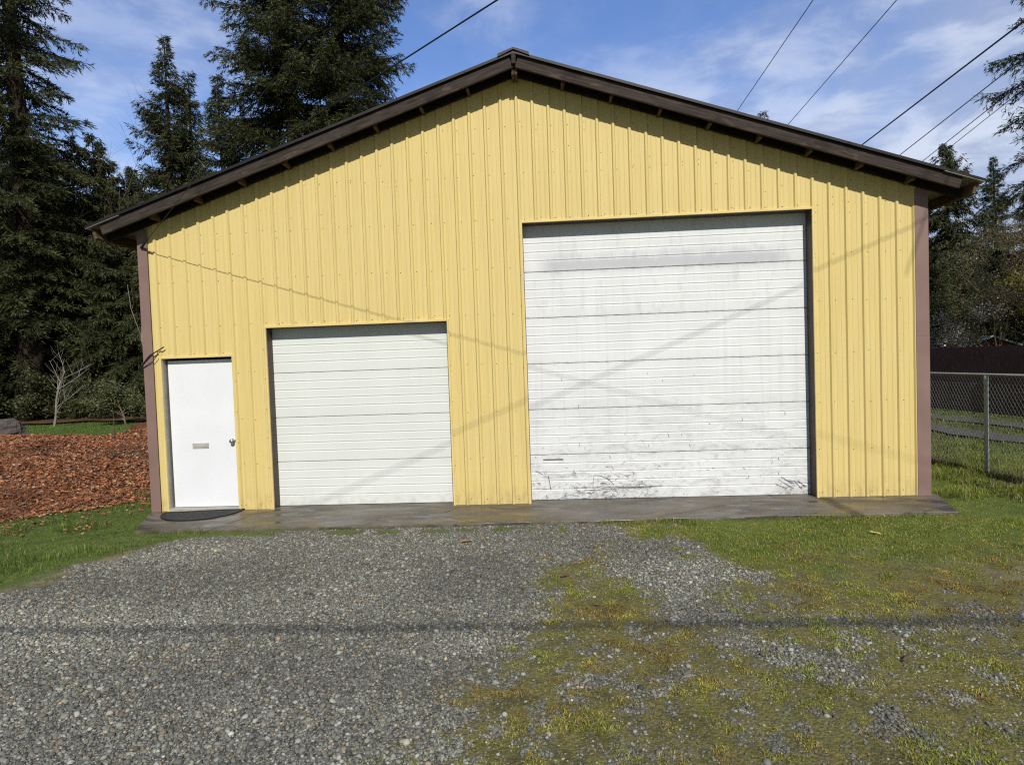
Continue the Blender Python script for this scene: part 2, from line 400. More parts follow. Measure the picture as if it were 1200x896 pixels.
def zones(x, y):
    """returns grass, moss, dry weights (0..1)"""
    x = np.asarray(x, float); y = np.asarray(y, float)
    n = fbm(x * 2.2, y * 2.2, 11, 5) - .5; n2 = fbm(x * 6, y * 6, 21, 4) - .5
    gl = sstep(-.16, .24, np.interp(y, BL[:, 0], BL[:, 1]) - x + n * .8 + n2 * .7)
    gl = np.where(y > -.5, (x < .2), gl)
    edge = sstep(.13, .0, np.abs(y + 1.12 + (n2 * .2))) * sstep(-.08, .10, n + n2 + .05) * (x > 1.5) * (x < 5.6)   # tufts along the slab
    n3 = fbm(x * 17, y * 17, 23, 3) - .5; xr = x - np.interp(y, BR[:, 0], BR[:, 1]) + n * 1.5 + n2 * 1.1 + n3 * .5
    mr = sstep(-.6, .4, xr) * sstep(-4.0, -3.5, y + n2 * .6 + n3 * .4)
    def seg(ax, ay, bx, by, r):
        px, py = x - ax, y - ay; dx, dy = bx - ax, by - ay
        t = np.clip((px * dx + py * dy) / (dx * dx + dy * dy + 1e-9), 0, 1)
        return np.exp(-((px - t * dx) ** 2 + (py - t * dy) ** 2) / r ** 2)
    fld = .9 * seg(5.85, -3.7, 5.15, -5.6, .66) + .6 * seg(5.6, -2.8, 5.8, -3.2, .4) + .36 * seg(5.95, -2.1, 5.8, -2.3, .3) + .3 * seg(5.3, -1.2, 6.2, -1.4, .2)
    fld = fld + .9 * sstep(5.6, 6.3, x) * sstep(-3.6, -3.9, y) - .55 * seg(6.25, -3.85, 7.15, -4.3, .24) - .3 * seg(6.25, -4.5, 6.5, -5.1, .18) - .22 * seg(7.3, -3.95, 8.4, -3.9, .14)
    ml = sstep(.22, .74, fld + n * .8 + n2 * .9 + n3 * .55)
    mossl = .35 * sstep(.0, .4, np.interp(y, BL[:, 0], BL[:, 1]) + .35 - x + n) * (y < -.5) 
    moss = np.clip(np.maximum(np.maximum(mr, ml), mossl), 0, 1)
    holes = sstep(.10, .24, n2 + .4 * n + .5 * n3) * sstep(-1.9, -3.6, y)
    moss = moss * (1 - .75 * holes)
    greenr = sstep(-2.7, -1.6, y + n * 1.6 + n2 * .8 + .12 * (x - 7)) * sstep(-.05, .25, xr)
    greenr = np.maximum(greenr, sstep(9.9, 10.6, x + n) * sstep(-3.2, -2.2, y))
    grass = np.clip(np.maximum(np.maximum(gl, greenr), edge), 0, 1)
    grass = np.where((x < -1) | (y > .1), np.maximum(grass, ((x < 0) | (x > 10.3)) * 1.0), grass)
    dry = .8 * seg(8.6, -3.05, 9.8, -2.7, .42) * sstep(-.1, .15, n2 + n) + .6 * seg(.75, -2.3, .95, -1.75, .13) * sstep(-.15, .1, n2) + .5 * seg(8.0, -2.15, 8.6, -2.1, .2) * sstep(0, .15, n2)
    dry = dry + .75 * np.exp(-((np.interp(y, BL[:, 0], BL[:, 1]) + .08 - x + n * .4) / .13) ** 2) * sstep(-.12, .08, n2) * (y < -1.3)
    dry = dry + .55 * sstep(.1, .25, fbm(x * 1.1, y * 1.1, 41, 4) - .5) * (x > 10.3)
    return np.clip(grass, 0, 1), moss, np.clip(dry, 0, 1)

def axis(lo, f0, f1, hi, fine):
    a = list(np.arange(f0, f1 + 1e-6, fine)); s = fine; v = f1
    while v < hi: s *= 1.25; v += s; a.append(v)
    s = fine; v = f0; b = []
    while v > lo: s *= 1.25; v -= s; b.append(v)
    return np.array(b[::-1] + a)
GX, GY = axis(-500, -3, 13.5, 500, .05), axis(-300, -6, 2.5, 700, .05)
X, Y = np.meshgrid(GX, GY); nx, ny = len(GX), len(GY)
Vg = np.stack([X.ravel(), Y.ravel(), gz(X.ravel(), Y.ravel())], 1)
idx = np.arange(nx * ny).reshape(ny, nx)
Fg = np.stack([idx[:-1, :-1], idx[:-1, 1:], idx[1:, 1:], idx[1:, :-1]], -1).reshape(-1, 4)
zc = np.stack(zones(X.ravel(), Y.ravel()), 1)
tag(link('ground', np_mesh('ground', Vg, Fg, M['ground'], zc, smooth=True)), kind='structure')

# concrete apron
mb = MB()
front = [(.44 + (9.6 - .0) * i / 24, -1.03 + .18 * i / 24 + .02 * math.sin(i * 1.7) + .012 * math.sin(i * 4.1)) for i in range(25)]
mb.prism([(.0, .24), (-.02, -.02), (.12, -.35)] + front + [(10.32, -.02), (10.32, .24)], 'z', -.2, 0)
tag(mb.build('concrete_apron', M['concrete'], bevel=.008), kind='structure')

# ------------------------------------------------------------------ building
B = empty('metal_workshop', (0, 0, 0))
tag(B, 'pale yellow ribbed metal workshop with brown eaves and three white doors', 'workshop')
WR, XA, ZA, SL, DEP = 10.228, 5.143, 5.50, .333, 14.0
def ztop(x): return ZA + .06 - SL * abs(x - XA)
OPEN = [(.235, 1.215, -.1, 2.075), (1.703, 4.143, -.1, 2.435), (5.175, 8.833, -.1, 3.66)]   # entry, small, big
PITCH = .2054; RIB0 = 5.15
def profile(xa, xb):
    P = [(0, 0), (.004, .0)]
    one = [(-.026, 0), (-.012, .023), (.012, .023), (.026, 0), (.060, 0), (.064, .0032), (.076, .0032), (.080, 0), (.125, 0), (.129, .0032), (.141, .0032), (.145, 0)]
    k0 = math.floor((xa - RIB0) / PITCH) - 1; k1 = math.ceil((xb - RIB0) / PITCH) + 1
    return [(RIB0 + k * PITCH + dx, h) for k in range(k0, k1 + 1) for dx, h in one]
def siding(xa, xb, opens, zt, y0=0.0):
    P = profile(xa, xb); xs = np.array([p[0] for p in P]); hs_ = np.array([p[1] for p in P])
    br = sorted(set([xa, xb, XA] + [o[i] for o in opens for i in (0, 1)] + [x for x in xs if xa < x < xb]))
    br = [x for x in br if xa <= x <= xb]
    mb_ = MB()
    for a, b in zip(br[:-1], br[1:]):
        if b - a < 1e-5: continue
        ha, hb = np.interp([a + 1e-7, b - 1e-7], xs, hs_); mid = (a + b) / 2
        zi = [(-.03, None)]
        for o in opens:
            if o[0] < mid < o[1]: zi = [(o[3], None)]
        for z0, _ in zi:
            mb_.add([(a, y0 - ha, z0), (b, y0 - hb, z0), (b, y0 - hb, zt(b)), (a, y0 - ha, zt(a))], [(0, 1, 2, 3)], 0)
    return mb_
mb = siding(.1, WR - .1, OPEN, ztop)
# screws (small domed heads in rows)
def screw(x, z):
    h = .0005 + (np.interp(x, [p[0] for p in PR], [p[1] for p in PR])); r = .0062
    n = 6; V = [(x + r * math.cos(6.283 * i / n), -h, z + r * math.sin(6.283 * i / n)) for i in range(n)] + [(x + .6 * r * math.cos(6.283 * i / n), -h - .005, z + .6 * r * math.sin(6.283 * i / n)) for i in range(n)]
    mb.add(V, [tuple(range(n, 2 * n))] + [(i, (i + 1) % n, n + (i + 1) % n, n + i) for i in range(n)], 1)
PR = profile(0, WR)
def blocked(x, z): return any(o[0] - .03 < x < o[1] + .03 and z < o[3] + .025 for o in OPEN)
k = 0
for kx in range(-26, 27):
    xr_ = RIB0 + kx * PITCH + .042
    if not .2 < xr_ < WR - .2: continue
    for z in (.07, .62, 1.22, 1.85, 2.5, 3.1, 3.72, 4.3, 4.9):
        xx, zz = xr_ + random.uniform(-.02, .03), z + random.uniform(-.012, .012)
        if zz < ztop(xx) - .3 and not blocked(xx, zz): screw(xx, zz)
    screw(xr_ + random.uniform(-.01, .03), ztop(xr_) - .19 + random.uniform(-.02, .02))
    for o in OPEN:
        if o[0] < xr_ < o[1]: screw(xr_ + random.uniform(-.02, .02), o[3] + .05)
    if random.random() < .8:
        zz = ztop(xr_) - random.uniform(.4, .9)
        if not blocked(xr_, zz): screw(xr_, zz)
for o in OPEN:
    for s in (-1, 1):
        xx = o[0] - .04 if s < 0 else o[1] + .04
        for z in np.arange(.1, o[3], .42): screw(xx, z + random.uniform(-.05, .05))
mb.build('front_wall', [M['siding'], M['screw']], B)
# back and side walls
mb = MB(); mb.add([(0, DEP, -.05), (WR, DEP, -.05), (WR, DEP, ztop(WR)), (XA, DEP, ztop(XA)), (0, DEP, ztop(0))], [(4, 3, 2, 1, 0)])
mb.build('back_wall', M['siding'], B)
for x in (.02, WR - .02):
    mb = MB(); sgn = -1 if x < 1 else 1; pts = []
    for kk in range(int(DEP / PITCH)):
        for dx, h in ((-.024, 0), (-.011, .019), (.011, .019), (.024, 0)):
            yy = .2 + kk * PITCH + dx
            if yy < DEP - .05: pts.append((yy, h))
    pts = [(.03, 0)] + pts + [(DEP, 0)]
    for (ya, ha), (yb, hb) in zip(pts[:-1], pts[1:]):
        mb.add([(x + sgn * ha, ya, -.05), (x + sgn * hb, yb, -.05), (x + sgn * hb, yb, ztop(x)), (x + sgn * ha, ya, ztop(x))], [(0, 1, 2, 3)])
    mb.build('side_wall', M['siding'], B)
# corner trims
for a, b, s in ((-.01, .125, -1), (WR - .15, WR + .01, 1)):
    mb = MB(); zb, zt_ = (-.1 if s < 0 else -.03), ztop(a if s < 0 else b) - .02
    if s < 0: mb.prism([(a, -.03), (b, -.03), (b, -.021), (a + .014, -.021), (a + .014, .12), (a, .12)], 'z', zb, zt_)
    else: mb.prism([(a, -.03), (b, -.03), (b, .12), (b - .014, .12), (b - .014, -.021), (a, -.021)], 'z', zb, zt_)
    if s > 0: mb.box(a, -.0325, 2.02, b + .0025, -.03, 2.026)
    mb.build('corner_trim', M['trim_b'], B)
# opening trims and jambs
for i, (a, b, z0, z1) in enumerate(OPEN):
    t_ = .028; mb = MB()
    mb.box(a - t_, -.026, -.01, a, .0, z1 + t_); mb.box(b, -.026, -.01, b + t_, .0, z1 + t_); mb.box(a + .0005, -.026, z1, b - .0005, 0, z1 + t_)
    mb.build('opening_trim', M['trim_y'], B, bevel=.003)
    d = (.085, .165, .175)[i]; mb = MB()
    mb.box(a - .12, .002, -.04, a + .002, d + .08, z1 + .12); mb.box(b - .002, .002, -.04, b + .12, d + .08, z1 + .12); mb.box(a + .003, .002, z1 - .002, b - .003, d + .08, z1 + .12)
    mb.build('door_frame' if i == 0 else 'door_jamb', M['jamb2'] if i == 0 else M['jamb'], B, bevel=.003)

# sectional doors
def section(width, h, n, joint_bot=True):
    """profile in (y,z) from the bottom (0) to the top (h) with V grooves"""
    P = [(.012, 0), (.001, .005), (0, .012)]
    for fr in reversed((.2, .392, .58, .768)):
        z = h * (1 - fr); P += [(0, z - .012), (.004, z - .003), (.004, z), (-.0022, z + .011), (-.001, z + .022), (0, z + .034)]
    P += [(.0, h - .012), (.012, h - .005)]
    return P
def sect_door(name, a, b, y, z1, n, mat, label):
    T = link(name, None, B); T.location = (a, y, 0)
    tag(T, label); h = z1 / n
    for k in range(n):
        hh = h + (.09 if k == n - 1 else 0); P = section(b - a, h, 4)
        if k == n - 1: P = P[:-2] + [(0, hh)]
        V = []; 
        for x in (-.06, b - a + .06): V += [(x, p[0], k * h + p[1]) for p in P]
        m_ = len(P); F = [(i, i + m_, i + 1 + m_, i + 1) for i in range(m_ - 1)]
        q = MB(); q.add(V, F, 0); q.box(-.06, .02, k * h, b - a + .06, .045, k * h + hh, 0)
        if name == 'overhead_door' and k == 0:
            r2 = random.Random(5); q.cur = 1
            def scr(x, z, dx, dz, w_, bend=0):
                pts = []
                for j in range(5):
                    t = j / 4; pts.append((x + dx * t + bend * dz * t * (1 - t), z + dz * t - bend * dx * t * (1 - t)))
                for (x0, za), (x1, zb_) in zip(pts[:-1], pts[1:]):
                    L = math.hypot(x1 - x0, zb_ - za) or 1e-4; ux, uz = -(zb_ - za) / L * w_ / 2, (x1 - x0) / L * w_ / 2
                    if min(za, zb_) < .015 or max(za, zb_) > .59: continue
                    q.add([(x0 - ux, -.0055, za - uz), (x1 - ux, -.0055, zb_ - uz), (x1 + ux, -.0055, zb_ + uz), (x0 + ux, -.0055, za + uz)], [(0, 1, 2, 3)])
            for _ in range(16):
                x = r2.gauss(1.08, .28); z = abs(r2.gauss(.15, .06)); scr(x, z, r2.uniform(-.16, .16), r2.uniform(-.03, .03), r2.uniform(.0015, .005), r2.uniform(-.8, .8))
            scr(.84, .32, .26, -.13, .006, -.5); scr(.84, .32, -.02, -.16, .005); scr(.23, .33, .03, -.19, .009); scr(.06, .4, .09, -.05, .007)
            scr(.68, .16, 1.05, .0, .006, .03); scr(.7, .12, .9, .02, .005, -.03)
            for _ in range(9):
                x = r2.uniform(3.25, 3.6); scr(x, r2.uniform(.03, .17), r2.uniform(-.16, -.03), r2.uniform(.02, .12), r2.uniform(.003, .006))
            for _ in range(26): scr(r2.uniform(.1, 3.4), r2.uniform(.05, .55), r2.uniform(-.05, .05), r2.uniform(-.06, .06), r2.uniform(.003, .006), r2.uniform(-1, 1))
        elif name == 'overhead_door' and k in (1, 2):
            r2 = random.Random(9 + k); q.cur = 1
            for _ in range(20 if k == 1 else 9):
                x, z = r2.uniform(.15, 3.4), k * h + r2.uniform(.04, .5); dx, dz = r2.uniform(-.025, .025), r2.uniform(-.05, .05)
                q.add([(x, -.0055, z), (x + .005, -.0055, z), (x + dx + .004, -.0055, z + dz), (x + dx, -.0055, z + dz)], [(0, 1, 2, 3)])
        q.build('door_section', [mat, M['scuff']], T)
    q = MB(); q.box(-.06, .002, -.028, b - a + .06, .03, .0); q.build('bottom_seal', M['rubber'], T)
    return T
sect_door('garage_door', OPEN[1][0], OPEN[1][1], .165, 2.435, 4, M['door_s'], 'clean white ribbed garage door, the smaller of the two')
big = sect_door('overhead_door', OPEN[2][0], OPEN[2][1], .175, 3.66, 6, M['door_b'], 'tall white sectional door with grey smear and black scuffs')
q = MB(); q.box(.17, -.007, .535, .44, .001, .553); q.build('lift_handle', M['scuff'], big, bevel=.004)
# entry door
q = MB(); xa, xb = OPEN[0][0] + .028, OPEN[0][1] - .024
q.box(xa, .072, .035, xb, .115, 2.045)
ED = q.build('entry_door', M['entry'], B, bevel=.004); ED['label'] = 'plain white steel entry door'
q = MB(); kx, kz = xb - .055, .93
q.lathe([(.033, .071), (.034, .066), (.03, .06), (.012, .056), (.012, .035), (.024, .028), (.03, .018), (.03, .008), (.022, -.002), (.006, -.004)], 18, 'y', (kx, 0, kz))
q.build('door_knob', M['steel'], ED, smooth=True)
q = MB(); mx_, mz = xa + .41, .875
q.box(mx_ - .115, .064, mz - .037, mx_ + .115, .0715, mz + .037); q.box(mx_ - .092, .059, mz - .02, mx_ + .092, .064, mz + .022); q.box(mx_ - .1, .0575, mz + .022, mx_ + .1, .064, mz + .027)
q.build('mail_slot', M['slot'], ED, bevel=.003)
q = MB(); q.box(OPEN[0][0] + .002, -.03, -.004, OPEN[0][1] - .002, .12, .03); q.build('threshold', M['jamb2'], B, bevel=.004)

# roof
OV, EV = .30, .5
def zb(x): return 5.522 - SL * abs(x - 5.15)          # underside of the barge boards
ang = math.atan(SL)
for s in (-1, 1):
    # metal panels: ribs run down the slope
    xe = (-EV if s < 0 else WR + EV); q = MB(); th = .02
    ys = []; yy = -OV - .035
    while yy < DEP + .3: ys.append(yy); yy += PITCH
    for yy in ys:
        za, ze = zb(5.15) + .152, zb(xe) + .152
        q.prism([(5.15, za), (xe, ze), (xe, ze + .022), (5.15, za + .022)], 'y', yy, min(yy + PITCH, DEP + .3), 0)
        for r_ in ((yy + .004, yy + .05),):
            q.prism([(5.15, za + .0225), (xe, ze + .0225), (xe, ze + .036), (5.15, za + .036)], 'y', r_[0], r_[1], 0)
    q.build('roof_panel', [M['roofmetal']], B)
    # grey underside strip of the eave metal
    q = MB(); xi = 0 - .03 if s < 0 else WR + .03
    q.prism([(xi, zb(xi) + .143), (xe - s * .01, zb(xe - s * .01) + .143), (xe - s * .01, zb(xe - s * .01) + .1505), (xi, zb(xi) + .1505)], 'y', -OV - .035, DEP + .25)
    q.build('eave_flashing', M['flash'], B)
    q = MB(); q.prism([(5.15, zb(5.15) + .125), (xi, zb(xi) + .125), (xi, zb(xi) + .1505), (5.15, zb(5.15) + .1505)], 'y', -OV + .045, DEP)
    q.build('roof_deck', M['sheath'], B)
    # barge board: local x along the slope
    xend = -.285 if s < 0 else 10.445
    L = abs(xend - 5.15) / math.cos(ang); q = MB()
    q.box(.012, 0, 0, L, .038, .142)
    o = q.build('barge_board', M['fascia'], B, bevel=.004)
    o.location = (5.15, -OV, zb(5.15)); o.rotation_euler = (0, ang if s > 0 else 0, 0)
    if s < 0:
        o.scale = (1, 1, 1)
        o.data.transform(Matrix.Scale(-1, 4, (1, 0, 0))); o.data.flip_normals(); o.rotation_euler = (0, -ang, 0)
    # eave board running back under the eave edge
    xb_ = xe - s * .10; zc_ = zb(xb_)
    q = MB(); q.box(-.02, -OV + .03, -.005, .02, DEP + .2, .142)
    o = q.build('eave_board', M['lumber'], B, bevel=.004); o.location = (xb_, 0, zc_); o.rotation_euler = (0, s * ang, 0)
    # outrigger against the wall and at the eave corner
    q = MB(); q.prism([(5.15, zb(5.15) - .01), (xb_ - s * .03, zb(xb_ - s * .03) - .01), (xb_ - s * .03, zb(xb_ - s * .03) + .12), (5.15, zb(5.15) + .12)], 'y', -.075, -.032)
    q.build('wall_rafter', M['sheath'], B)
    for k_ in range(1, 9):
        x = 5.15 + s * .6 * k_ ; q = MB(); zz = zb(x)
        q.box(-.019, -OV + .042, -.022, .019, .0 - .03, .12)
        o = q.build('purlin', M['lumber'], B, bevel=.003); o.location = (x, 0, zz); o.rotation_euler = (0, s * ang, 0)
q = MB(); 
for dx in (-.036, .003): q.box(5.15 + dx, -OV + .042, zb(5.15) - .075, 5.15 + dx + .033, -.03, zb(5.15) + .115)
q.build('ridge_beam', M['lumber'], B, bevel=.006)
q = MB()
zt = zb(5.15) + .174
q.prism([(5.15, zt + .045), (5.15 - .19, zt + .045 - .19 * SL - .004), (5.15 - .2, zt - .2 * SL + .001), (5.15, zt + .02), (5.15 + .2, zt - .2 * SL + .001), (5.15 + .19, zt + .045 - .19 * SL - .004)], 'y', -OV - .05, DEP + .3)
q.build('ridge_cap', M['roofmetal'], B)
q = MB(); q.box(5.15 - .028, -OV - .03, zb(5.15) + .03, 5.15 + .028, -OV - .002, zb(5.15) + .195)
q.build('ridge_batten', M['fascia'], B, bevel=.008)
# dangling cable at the corner
q = MB()
q.tube([(-.02, -.034, 2.0), (.03, -.045, 2.06), (.1, -.05, 2.13), (.2, -.05, 2.18), (.3, -.05, 2.235)], .008)
q.tube([(.22, -.05, 2.19), (.2, -.055, 2.12), (.14, -.05, 2.05), (.05, -.045, 2.0), (-.02, -.036, 1.955)], .005)
tag(q.build('loose_cable', M['black']), 'short loop of black cable sticking out of the left corner trim beside the entry door', 'cable')

# doormat
D = empty('doormat', (.76, -.06, 0.0), rad(7)); tag(D, 'black half round doormat lying before the entry door', 'doormat')
def half(r1, r2, n=26): return [(r1 * math.cos(math.pi * i / n), -r2 * math.sin(math.pi * i / n)) for i in range(n + 1)]
o_, i_ = half(.53, .52), half(.485, .475)
i_ = [(x, min(y, -.03) ) for x, y in i_]
q = MB(); n = len(o_)
V = [(*p, .001) for p in o_] + [(*p, .016) for p in o_] + [(*p, .016) for p in i_] + [(*p, .008) for p in i_]
F = []
for i in range(n):
    j = (i + 1) % n
    F += [(i, j, n + j, n + i), (n + i, n + j, 2 * n + j, 2 * n + i), (2 * n + i, 2 * n + j, 3 * n + j, 3 * n + i)]
q.add(V, F); q.build('rim', M['rubber'], D)
q = MB(); 
q.prism(i_, 'z', .001, .009)
r2 = random.Random(3)
for _ in range(420):
    a, rr_ = r2.uniform(.05, math.pi - .05), math.sqrt(r2.random()) * .46
    x, y = rr_ * math.cos(a), -rr_ * math.sin(a)
    if y > -.04: continue
    w_, d_, t_ = r2.uniform(.008, .022), r2.uniform(.004, .012), r2.uniform(0, 3.14); c_, s_ = math.cos(t_), math.sin(t_)
    h_ = .009 + r2.uniform(.002, .007)
    q.add([(x - w_ * c_, y - w_ * s_, .009), (x - d_ * s_, y + d_ * c_, .009), (x + w_ * c_, y + w_ * s_, .009), (x + d_ * s_, y - d_ * c_, .009), (x, y, h_)], [(0, 1, 4), (1, 2, 4), (2, 3, 4), (3, 0, 4)])
q.build('pad', M['matfill'], D)

# ------------------------------------------------------------------ scatter: stones
def ico():
    p = (1 + 5 ** .5) / 2
    V = np.array([(-1, p, 0), (1, p, 0), (-1, -p, 0), (1, -p, 0), (0, -1, p), (0, 1, p), (0, -1, -p), (0, 1, -p), (p, 0, -1), (p, 0, 1), (-p, 0, -1), (-p, 0, 1)]) / math.sqrt(1 + p * p)
    F = np.array([(0, 11, 5), (0, 5, 1), (0, 1, 7), (0, 7, 10), (0, 10, 11), (1, 5, 9), (5, 11, 4), (11, 10, 2), (10, 7, 6), (7, 1, 8), (3, 9, 4), (3, 4, 2), (3, 2, 6), (3, 6, 8), (3, 8, 9), (4, 9, 5), (2, 4, 11), (6, 2, 10), (8, 6, 7), (9, 8, 1)])
    return V, F
def rots(n):
    q = rng.normal(size=(n, 4)); q /= np.linalg.norm(q, axis=1)[:, None]; w_, x, y, z = q.T
    return np.stack([1 - 2 * (y * y + z * z), 2 * (x * y - z * w_), 2 * (x * z + y * w_), 2 * (x * y + z * w_), 1 - 2 * (x * x + z * z), 2 * (y * z - x * w_), 2 * (x * z - y * w_), 2 * (y * z + x * w_), 1 - 2 * (x * x + y * y)], 1).reshape(n, 3, 3)
def in_view(x, y, m=.6):
    # ground the photograph could see (with a margin for a step to the side)
    d = y + 8.144; return (x > 5.46 - .92 * d - m) & (x < 5.46 + .80 * d + m)
N = 400000
yy = -5.9 + 5.0 * rng.random(N) ** 1.25; xx = rng.uniform(-1.0, 10.4, N)
k = in_view(xx, yy); xx, yy = xx[k], yy[k]
g, m, d = zones(xx, yy)
keep = (rng.random(len(xx)) > np.clip(g * 2.2 + m * .95, 0, 1)) | ((g < .15) & (rng.random(len(xx)) < np.where(yy > -3.4, .03, .16)))
keep &= ~((yy > -1.06 + .18 * (xx - .44) / 9.6))
xx, yy = xx[keep], yy[keep]; n = len(xx)
bv, bf = ico()
size = np.clip(np.exp(rng.normal(math.log(.0060), .45, n)), .0028, .021); mk = m[keep] > .6; size = np.where(mk, np.clip(size * .72, .0028, .010), size)
sc = size[:, None] * rng.uniform(.65, 1.35, (n, 3))
V = bv[None] * rng.uniform(.78, 1.18, (n, 12, 1)) * sc[:, None, :]
V = np.einsum('nij,nkj->nki', rots(n), V); V[:, :, 2] *= .72
zz = gz(xx, yy) + size * np.where(m[keep] > .5, rng.uniform(-.3, .3, n), rng.uniform(-.05, .45, n))
V += np.stack([xx, yy, zz], 1)[:, None, :]
base = np.where(rng.random(n)[:, None] < .06, np.array([[.36, .35, .30]]), np.array([[.158, .157, .132]]) * np.exp(rng.normal(0, .36, n))[:, None])
warm = rng.random(n)[:, None]; base = base * np.where(warm < .12, np.array([[1.2, 1.0, .78]]), np.where(warm > .8, np.array([[.95, 1.02, .98]]), 1.0))
pat = .45 + 1.1 * fbm(xx * .6, yy * 1.1, 71, 5); base = base * pat[:, None]
F = (bf[None] + 12 * np.arange(n)[:, None, None]).reshape(-1, 3)
tag(link('gravel', np_mesh('gravel', V.reshape(-1, 3), F, M['stones'], np.repeat(np.clip(base, .01, .7), 12, 0))),
    'loose grey crushed gravel covering the drive before the workshop', 'gravel', kind='stuff')

# ------------------------------------------------------------------ scatter: blades
def blades(x, y, z, h, wd, col, lean=.5):
    n = len(x); a = rng.uniform(0, 6.283, n); le = rng.uniform(.1, 1, n) * lean
    dx, dy = np.cos(a), np.sin(a); b = rng.uniform(0, 6.283, n); wx, wy = np.cos(b) * wd / 2, np.sin(b) * wd / 2
    P = np.zeros((n, 5, 3)); base_ = np.stack([x, y, z], 1)
    P[:, 0] = base_ + np.stack([-wx, -wy, 0 * x], 1); P[:, 1] = base_ + np.stack([wx, wy, 0 * x], 1)
    mid = base_ + np.stack([dx * le * h * .3, dy * le * h * .3, h * .6], 1)
    P[:, 2] = mid + np.stack([wx, wy, 0 * x], 1) * .75; P[:, 3] = mid - np.stack([wx, wy, 0 * x], 1) * .75
    P[:, 4] = base_ + np.stack([dx * le * h, dy * le * h, h * (1 - .35 * le)], 1)
    o = 5 * np.arange(n)[:, None]
    Q = o + np.array([[0, 1, 2, 3]]); T = o + np.array([[3, 2, 4]])
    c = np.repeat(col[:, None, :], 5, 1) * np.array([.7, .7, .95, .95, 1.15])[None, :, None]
    return P.reshape(-1, 3), [Q, T], np.clip(c.reshape(-1, 3), 0, 1)
def gcol(n, x, y, a, b, c3=None, p3=.0, amp=1.):
    t = np.clip(fbm(x * 2.5, y * 2.5, 55, 4) * 1.6 - .3 + rng.normal(0, .18, n), 0, 1)[:, None]
    col = np.array([a]) * (1 - t) + np.array([b]) * t
    if c3 is not None: col = np.where(rng.random(n)[:, None] < p3, np.array([c3]), col)
    return col * np.exp(rng.normal(0, .2 * amp, n))[:, None]
def grass_obj(name, label, x, y, h, wd, col, lean=.6, zoff=0):
    V, F, c = blades(x, y, gz(x, y) + zoff - .004, h, wd, col, lean)
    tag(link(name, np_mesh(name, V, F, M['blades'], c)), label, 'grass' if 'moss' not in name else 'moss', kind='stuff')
# near left lawn
n = 120000; x = rng.uniform(-4.5, 5.2, n); y = rng.uniform(-4.2, 3.5, n)
g, m, d = zones(x, y); k = (rng.random(n) < g * (.25 + .95 * fbm(x * 3, y * 3, 8, 3))) & ~((x > -.02) & (y > -1.03 + .0 * x) & (x > .4)) & ~((x > -.05) & (y > -.3)) & in_view(x, y, 1.2)
x, y = x[k], y[k]; n = len(x)
tuft = fbm(x * 1.7, y * 1.7, 90, 3)
h = (.026 + .095 * sstep(.38, .72, tuft)) * rng.uniform(.6, 1.35, n) * np.where(x > 1.3, .55, 1) * np.where(np.interp(y, BL[:, 0], BL[:, 1]) - x < .35, .55, 1)
grass_obj('left_lawn_grass', 'green lawn grass to the left of the workshop and drive', x, y, h, .0055 * rng.uniform(.7, 1.4, n), gcol(n, x, y, (.06, .11, .018), (.18, .26, .045), (.30, .26, .11), .08))
# lawn behind the leaf pile
n = 60000; y = 2.5 + 15 * rng.random(n) ** 1.2; x = -2.0 - (y + 8) * rng.uniform(-.1, .75, n)
k = (x < -.1); x, y = x[k], y[k]; n = len(x)
grass_obj('back_lawn_grass', 'green mown lawn between the leaf pile and the trees', x, y, .05 * rng.uniform(.5, 1.3, n), .02 * rng.uniform(.7, 1.4, n), gcol(n, x, y, (.09, .16, .03), (.14, .22, .04)))
# right lawn
n = 230000; x = rng.uniform(4.5, 13.5, n); y = rng.uniform(-3.4, 4.5, n)
g, m, d = zones(x, y)
k = (rng.random(n) < np.clip(g - .5 * d, 0, 1) * (.35 + .8 * fbm(x * 3, y * 3, 18, 3))) & ~((y > -1.03 + .18 * (x - .44) / 9.6) & (x < 10.04 + .28 * (y + .85) / .85)) & ~((y > -.1) & (x < 10.26)) & in_view(x, y, 1.2)
x, y = x[k], y[k]; n = len(x)
tuft = fbm(x * 1.6, y * 1.6, 91, 3)
far_ = sstep(9.3, 10.6, x)
h = (.016 + .02 * sstep(.3, .7, tuft) + far_ * .065 * sstep(.35, .7, tuft) + .03 * sstep(-1.15, -.85, y) * sstep(.42, .6, tuft)) * rng.uniform(.6, 1.35, n)
grass_obj('right_lawn_grass', 'short green grass in front of and beside the right corner of the workshop', x, y, h, .0055 * rng.uniform(.7, 1.4, n), gcol(n, x, y, (.14, .175, .023), (.31, .35, .058), (.44, .38, .17), .10))
# grass beyond the wire fence
n = 50000; x = rng.uniform(11, 19, n); y = rng.uniform(-1, 14, n)
tr = np.minimum(np.abs(x + .12 * (y - 7.8) - 15.9), np.abs(x + .12 * (y - 5.6) - 14.4)); k = (tr > rng.uniform(.0, .5, n)) & in_view(x, y, 1)
x, y = x[k], y[k]; n = len(x)
grass_obj('lane_verge_grass', 'green grass growing along the lane behind the wire fence', x, y, .07 * rng.uniform(.4, 1.3, n), .016 * rng.uniform(.7, 1.4, n), gcol(n, x, y, (.10, .13, .025), (.17, .21, .045), (.28, .24, .12), .12))
# dead grass strip along the foot of the wire fence
n = 9000; y = rng.uniform(-2, 12, n); x = 11.85 - .1 * (y - 1.37) + rng.normal(0, .13, n)
grass_obj('dry_grass_strip', 'dead brown grass along the foot of the wire fence', x, y, .09 * rng.uniform(.3, 1.3, n), .008 * rng.uniform(.7, 1.4, n), gcol(n, x, y, (.05, .035, .018), (.20, .16, .09)), 1.2)
